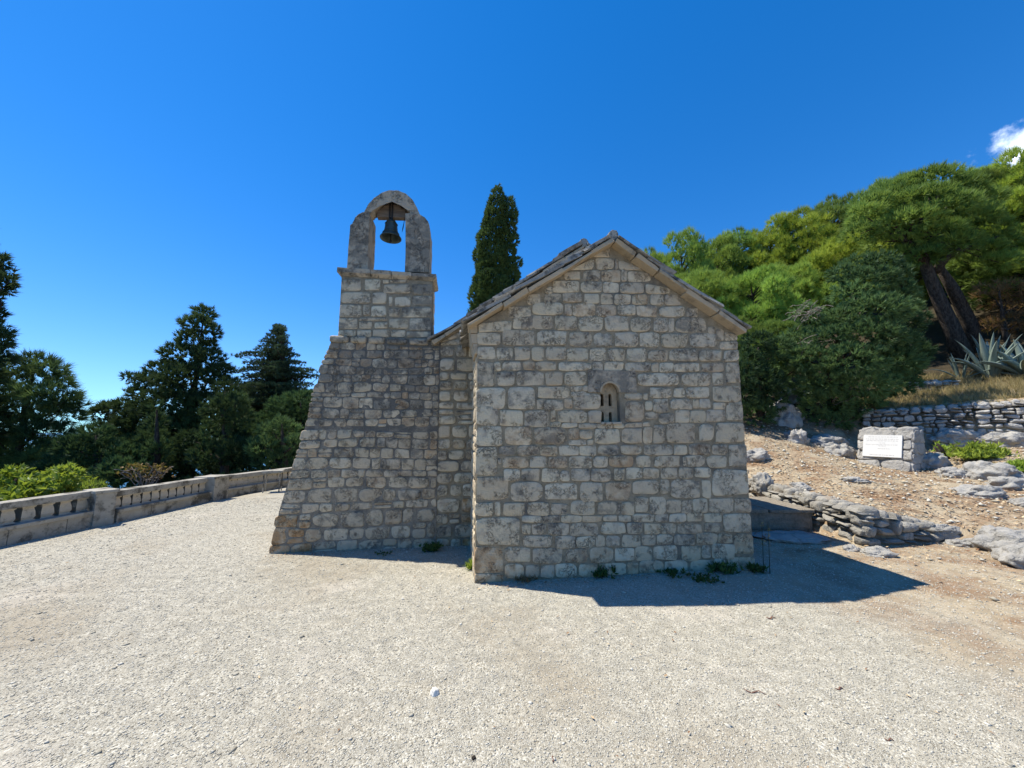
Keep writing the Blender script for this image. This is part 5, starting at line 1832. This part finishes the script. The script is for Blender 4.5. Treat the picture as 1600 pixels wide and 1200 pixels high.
rock_at(1182, 716, 8.6, (.42, .3, .2), 12, 'pale rock beside the right corner of the chapel', rz=.2)
rock_at(1250, 765, 6.9, (.3, .2, .1), 13, 'pale flat rock behind the rubble kerb wall', rz=.3)
rock_at(1335, 752, 7.6, (.36, .2, .07), 14, 'flat grey stone lying in the leaf litter below the memorial stone', rz=.0)
rock_at(1240, 628, 11.6, (.55, .45, .34), 15, 'pale sunlit boulder between the dark evergreens', rz=.2, lift=.3)
rock_at(1225, 655, 10.8, (.8, .5, .5), 16, 'shaded dark boulder below the sunlit boulder', rz=.5)
rock_at(1192, 772, 6.7, (.20, .2, .2), 17, 'grey boulder ending the rubble kerb wall by the chapel', rz=.4, lift=.6)
rock_at(1500, 690, 9.1, (.75, .3, .22), 18, 'pale bedrock at the foot of the dry stone wall', rz=-.2)
rock_at(1575, 694, 8.7, (.6, .3, .22), 19, 'pale bedrock at the foot of the dry stone wall by the right edge', rz=-.3)
rock_at(1370, 866, 4.95, (.28, .2, .08), 20, 'flat pale stone at the foot of the rubble kerb wall', rz=.2)
rock_at(1330, 860, 5.0, (.14, .10, .06), 24, 'small pale stone at the tip of the bench shadow', rz=.2)
rock_at(1470, 842, 5.3, (.36, .14, .10), 21, 'long low stone trailing from the end of the rubble kerb wall', rz=-.2)
rock_at(1500, 852, 5.2, (.2, .12, .07), 25, 'small stone at the far end of the trailing low stone', rz=-.4)
rock('flat_stone', 'large flat slab lying in the shade at the foot of the stone bench', (4.15, 5.75, .02), (.55, .3, .05), 22, cat='stone')
rock('white_stone', 'bright white fist sized stone alone on the gravel', tuple(gnd(679, 1086) + Vector((0, 0, .012))), (.028, .025, .030), 23, cat='stone', material=M['white_stone'], sub=3)
rock('dark_pebble', 'dark pebble on the gravel near the bottom edge', tuple(gnd(740, 1187) + Vector((0, 0, .006))), (.011, .010, .009), 26, cat='pebble', material=M['bark'], sub=3)


def stick(px, py, L, rz_, r_, label, bend=.1, name='stick'):
    c = gnd(px, py)
    pts = []
    for i in range(7):
        f = i / 6 - .5
        pts.append(Vector((f * L, bend * L * math.sin(f * 7), r_ + .004 + .004 * math.sin(f * 9))))
    o_ = MB().tube(pts, [r_ * k for k in (.4, .9, 1, 1.1, 1, .8, .3)], 7).build(name, M['stick'], None, smooth=True)
    o_.location = c
    o_.rotation_euler = (0, 0, rz_)
    tag(o_, label, 'stick')


stick(1312, 1078, .055, .15, .0042, 'short reddish brown stick on the gravel at right')
stick(1205, 967, .085, .0, .005, 'reddish brown twig on the gravel below the right corner of the chapel')
stick(1390, 1158, .045, -.2, .003, 'thin dark twig on the gravel near the bottom right')
stick(1180, 1083, .12, -.35, .003, 'thin pale twig on the gravel left of the reddish stick')
stick(864, 1188, .04, 1.4, .003, 'small dark upright lying twig at the bottom edge')

# ------------------------------------------------------------------ memorial stone with a white plaque
mp = hit(1392, 728)
mz = mp.z
k_ = mp_d(mp) / FPX
mem = empty('memorial_stone', (mp.x, mp.y, mz), -1.16, 'squat rubble memorial block with a white inscribed plaque facing the path', 'memorial')
hw, hd_, ht_ = 46 * k_ * .70, .36, 57 * k_
ms = MB()
random.seed(5)
tiltf = .34                                      # the face leans back
for q in courses(-hw, hw, -.1, ht_, (.18, .28), (.26, .5), jit=.025):
    stone(ms, q, (Vector((0, -hd_, 0)), EX, (EZ + EY * tiltf).normalized(), (-EY + EZ * tiltf).normalized()), prot=.016, gap=-.010, deep=.12, bev=.012, wob=.12, rel=.014)
for sx in (-1, 1):
    for q in courses(-hd_, hd_, -.1, ht_ * .97, (.18, .28), (.25, .5), jit=.02):
        for c in q: c[0] = max(c[0], -hd_ + max(0, c[1]) * tiltf)
        stone(ms, q, (Vector((sx * hw, 0, 0)), EY, EZ, EX * sx), prot=.016, gap=-.010, bev=.012, wob=.12, rel=.014)
u = -hw
while u < hw - .05:
    e_ = min(hw, u + random.uniform(.22, .4))
    stone(ms, [[u, -hd_ + tiltf * ht_ - .02], [e_, -hd_ + tiltf * ht_ - .02], [e_, hd_], [u, hd_]], (Vector((0, 0, ht_ - .03)), EX, EY, EZ), prot=random.uniform(.03, .09), gap=.005, bev=.03, wob=.12, rel=.02)
    u = e_
blk = ms.build('block', M['rock'], mem, smooth=True)
MB().add([(-hw, -hd_, -.2), (hw, -hd_, -.2), (hw, hd_, -.2), (-hw, hd_, -.2), (-hw, -hd_ + tiltf * ht_, ht_ - .02), (hw, -hd_ + tiltf * ht_, ht_ - .02), (hw, hd_, ht_ - .02), (-hw, hd_, ht_ - .02)],
         [(0, 1, 2, 3), (4, 5, 6, 7), (0, 1, 5, 4), (1, 2, 6, 5), (2, 3, 7, 6), (3, 0, 4, 7)]).build('rubble_core', M['rock'], blk)
pl = empty('plaque', (-.02, -hd_ + tiltf * .22 - .045, .21)); pl.parent = mem
pl.rotation_euler = (-math.atan(tiltf), 0, 0)
pw, phh = 58 * k_ * .80, 35 * k_
MB().box((0, 0, phh / 2), (pw, .03, phh)).build('slab', M['plaque'], pl, bevel=.004)
# worn, unreadable lettering: word-length strokes in the rows seen on the plaque
rows = [(.90, (-.36, .42)), (.80, (-.42, .42)), (.72, (-.40, .40)), (.62, (-.05, .10)), (.54, (-.42, .40)), (.48, (-.08, .10)), (.36, (-.10, .20)), (.07, (-.30, .32))]
for f, (a, b) in rows:
    x = a * pw
    lt = MB()
    while x < b * pw - .01:
        wl = random.uniform(.015, .06)
        y_ = f * phh
        while wl > .004 and x < b * pw:
            lt.add([(x, -.0165, y_), (x + .0035, -.0165, y_), (x + .0035, -.0165, y_ + .016), (x, -.0165, y_ + .016)], [(0, 1, 2, 3)])
            x += .0072
            wl -= .0072
        x += .014
    lt.build('text_line', M['letters'], pl, fix=False)


# ------------------------------------------------------------------ low plants
def weed(px, py, w_, h_, label, material, name='weed', d=None, n=40, kind='needle', L=.08, W=.012, seed=1, cat='weed', group=None, up=1.0):
    p = gnd(px, py) if d is None else hit(px, py)
    z = p.z
    e = empty(name, (p.x, p.y, z), 0, label, cat, group)
    r = np.random.default_rng(seed)
    P = np.column_stack([r.normal(0, w_ * .4, n), r.normal(0, min(w_, .3) * .3, n), np.abs(r.normal(0, h_ * .5, n))])
    D = nrmz(np.column_stack([r.normal(0, .5, n), r.normal(0, .5, n), np.full(n, up)]))
    foliage('leaves', [tufts(P, D, 9, L, W, .55, r, kind)], material, e)
    sm_ = MB()
    for i in range(0, n, 4):
        sm_.tube([(P[i][0] * .6, P[i][1] * .6, -.01), tuple(P[i])], [.003, .002], 4)
    sm_.build('stem', M['weed'], e)
    return e


weed(940, 899, .16, .05, 'dark green weed at the foot of the gable below the window', M['weed'], n=46, seed=1, L=.07, kind='leaf', W=.02)
weed(822, 907, .16, .03, 'withered brown weed at the left foot of the gable', M['deadleaf'], n=30, seed=2, L=.08, W=.006)
weed(1050, 897, .16, .02, 'thin creeping weed at the foot of the gable right of the window weed', M['weed'], n=34, seed=3, L=.05, kind='leaf', W=.014)
weed(1130, 893, .20, .05, 'bushy dark weed at the foot of the gable near its right corner', M['weed'], n=60, seed=4, L=.06, kind='leaf', W=.016)
weed(1100, 906, .22, .015, 'flat weed on the shaded gravel before the right half of the gable', M['weed'], n=36, seed=41, L=.04, kind='leaf', W=.014)
weed(1183, 893, .12, .06, 'weed at the right corner of the gable', M['weed'], n=40, seed=5, L=.06, kind='leaf', W=.016)
weed(736, 889, .05, .07, 'sunlit yellow green tuft at the left corner of the gable', M['fennel'], n=24, seed=6, L=.09, W=.012)
weed(676, 860, .16, .07, 'rounded dark weed at the foot of the buttress', M['weed'], n=80, seed=7, L=.06, kind='leaf', W=.014)
weed(600, 866, .12, .015, 'tiny weed at the foot of the buttress, left of the rounded one', M['weed'], n=16, seed=8, L=.03, kind='leaf', W=.01)
st = empty('dry_stalk', tuple(gnd(1196, 896)), 0, 'pair of thin dry stalks standing in the shade by the chapel corner', 'stalk')
for dx in (-.02, .05):
    MB().tube([(dx, 0, 0), (dx + .015, 0, .3), (dx + .03, .01, .55)], [.004, .003, .002], 5).build('stem', M['drygrass'], st)
    PP = np.column_stack([np.full(14, dx + .025) + RNG.normal(0, .008, 14), RNG.normal(0, .01, 14), RNG.uniform(.3, .56, 14)])
    foliage('seed_head', [tufts(PP, nrmz(RNG.normal(size=(14, 3)) + np.array((0, 0, 1))), 3, .03, .006, .4, RNG)], M['drygrass'], st)
FN = dict(material=M['fennel'], name='green_plant', cat='plant', kind='leaf')
weed(1425, 722, .34, .14, 'bright green plant growing at the right foot of the memorial stone', d=8.3, n=170, L=.11, W=.03, seed=9, **FN)
weed(1535, 716, .62, .20, 'wide patch of bright green foliage below the dry stone wall', d=8.2, n=420, L=.13, W=.03, seed=10, **FN)
weed(1592, 738, .34, .14, 'bright green plant at the right edge above the long boulder', d=7.8, n=170, L=.12, W=.03, seed=11, **FN)
weed(1472, 708, .2, .16, 'green sprigs round a dead stump beside the wide green patch', d=8.5, n=60, L=.10, W=.025, seed=12, **FN)
sp_ = hit(1478, 718)
sb = MB()
for dx, hh in ((0, .36), (-.08, .28), (.07, .22)):
    sb.tube([(dx, 0, -.05), (dx - .06, 0, hh * .6), (dx - .13, .02, hh)], [.045, .04, .025], 7)
o_ = sb.build('dead_stump', M['bark'], None, smooth=True)
o_.location = sp_
tag(o_, 'dark split dead stump left of the wide green patch', 'stump')

# dry grass on the bank above the dry stone wall
def bank(Q, r):
    z = hts(Q)
    return (z > 1.9) & (z < 3.6) & (Q[:, 0] > 9.5) & (Q[:, 0] - Q[:, 1] > -1.0) & (r.uniform(0, 1, len(Q)) < .8)


Q = scatter(5200, 9.5, 18, 8, 14, bank, 95)
P = np.column_stack([Q, hts(Q)])
D = nrmz(np.column_stack([RNG.normal(0, .3, (len(P), 2)), np.ones(len(P))]))
tag(foliage('dry_grass', [tufts(P, D, 10, .26, .012, .35, RNG)], M['drygrass'], None), 'dry yellow grass on the bank below the agaves', 'grass', kind='stuff')

# ------------------------------------------------------------------ the far wood that covers the rest of the hill, one mass
r = np.random.default_rng(301)
Qw = np.stack([r.uniform(-3, 75, 900), r.uniform(-14, 62, 900)], 1)
Zw = hts(Qw)
dist = np.hypot(Qw[:, 0], Qw[:, 1])
pxw = np.where(Qw[:, 1] > 1, 800 + FPX * Qw[:, 0] / np.maximum(Qw[:, 1], 1), 9999)
ok = (Zw > 2.6) & (dist > 25) & ((pxw > 1640) | (Qw[:, 1] > 26)) & (Zw / np.maximum(Qw[:, 1], 4) < 1.2)
Qw, Zw = Qw[ok][:260], Zw[ok][:260]
Cw, Rw = [], []
for (x_, y_), z_ in zip(Qw, Zw):
    h_ = r.uniform(2.6, 4.0)
    for k in range(5):
        s_ = r.uniform(.8, 1.4)
        Cw.append((x_ + r.normal(0, .9), y_ + r.normal(0, .9), z_ + h_ * r.uniform(.35, .85)))
        Rw.append((s_, s_, s_ * .7))
Pw, Dw, Tw = [], [], []
for c_, R_ in zip(Cw, Rw):
    u_ = nrmz(r.normal(size=(95, 3)))
    u_ = u_[u_[:, 2] > -.5]
    Pw.append(np.array(c_) + u_ * np.array(R_) * r.uniform(.7, 1, (len(u_), 1)))
    Dw.append(u_)
    Tw.append(np.full(len(u_), r.uniform(.1, .85)))
Pw, Dw, Tw = np.concatenate(Pw), np.concatenate(Dw), np.concatenate(Tw)
Dw = nrmz(Dw * .7 + np.array([0, 0, .75]))
tag(foliage('hillside_wood', [tufts(Pw, Dw, 8, .5, .06, .4, r, 'needle', Tw)], M['pine'], None), 'green pine wood covering the rest of the hillside', 'wood', kind='stuff')
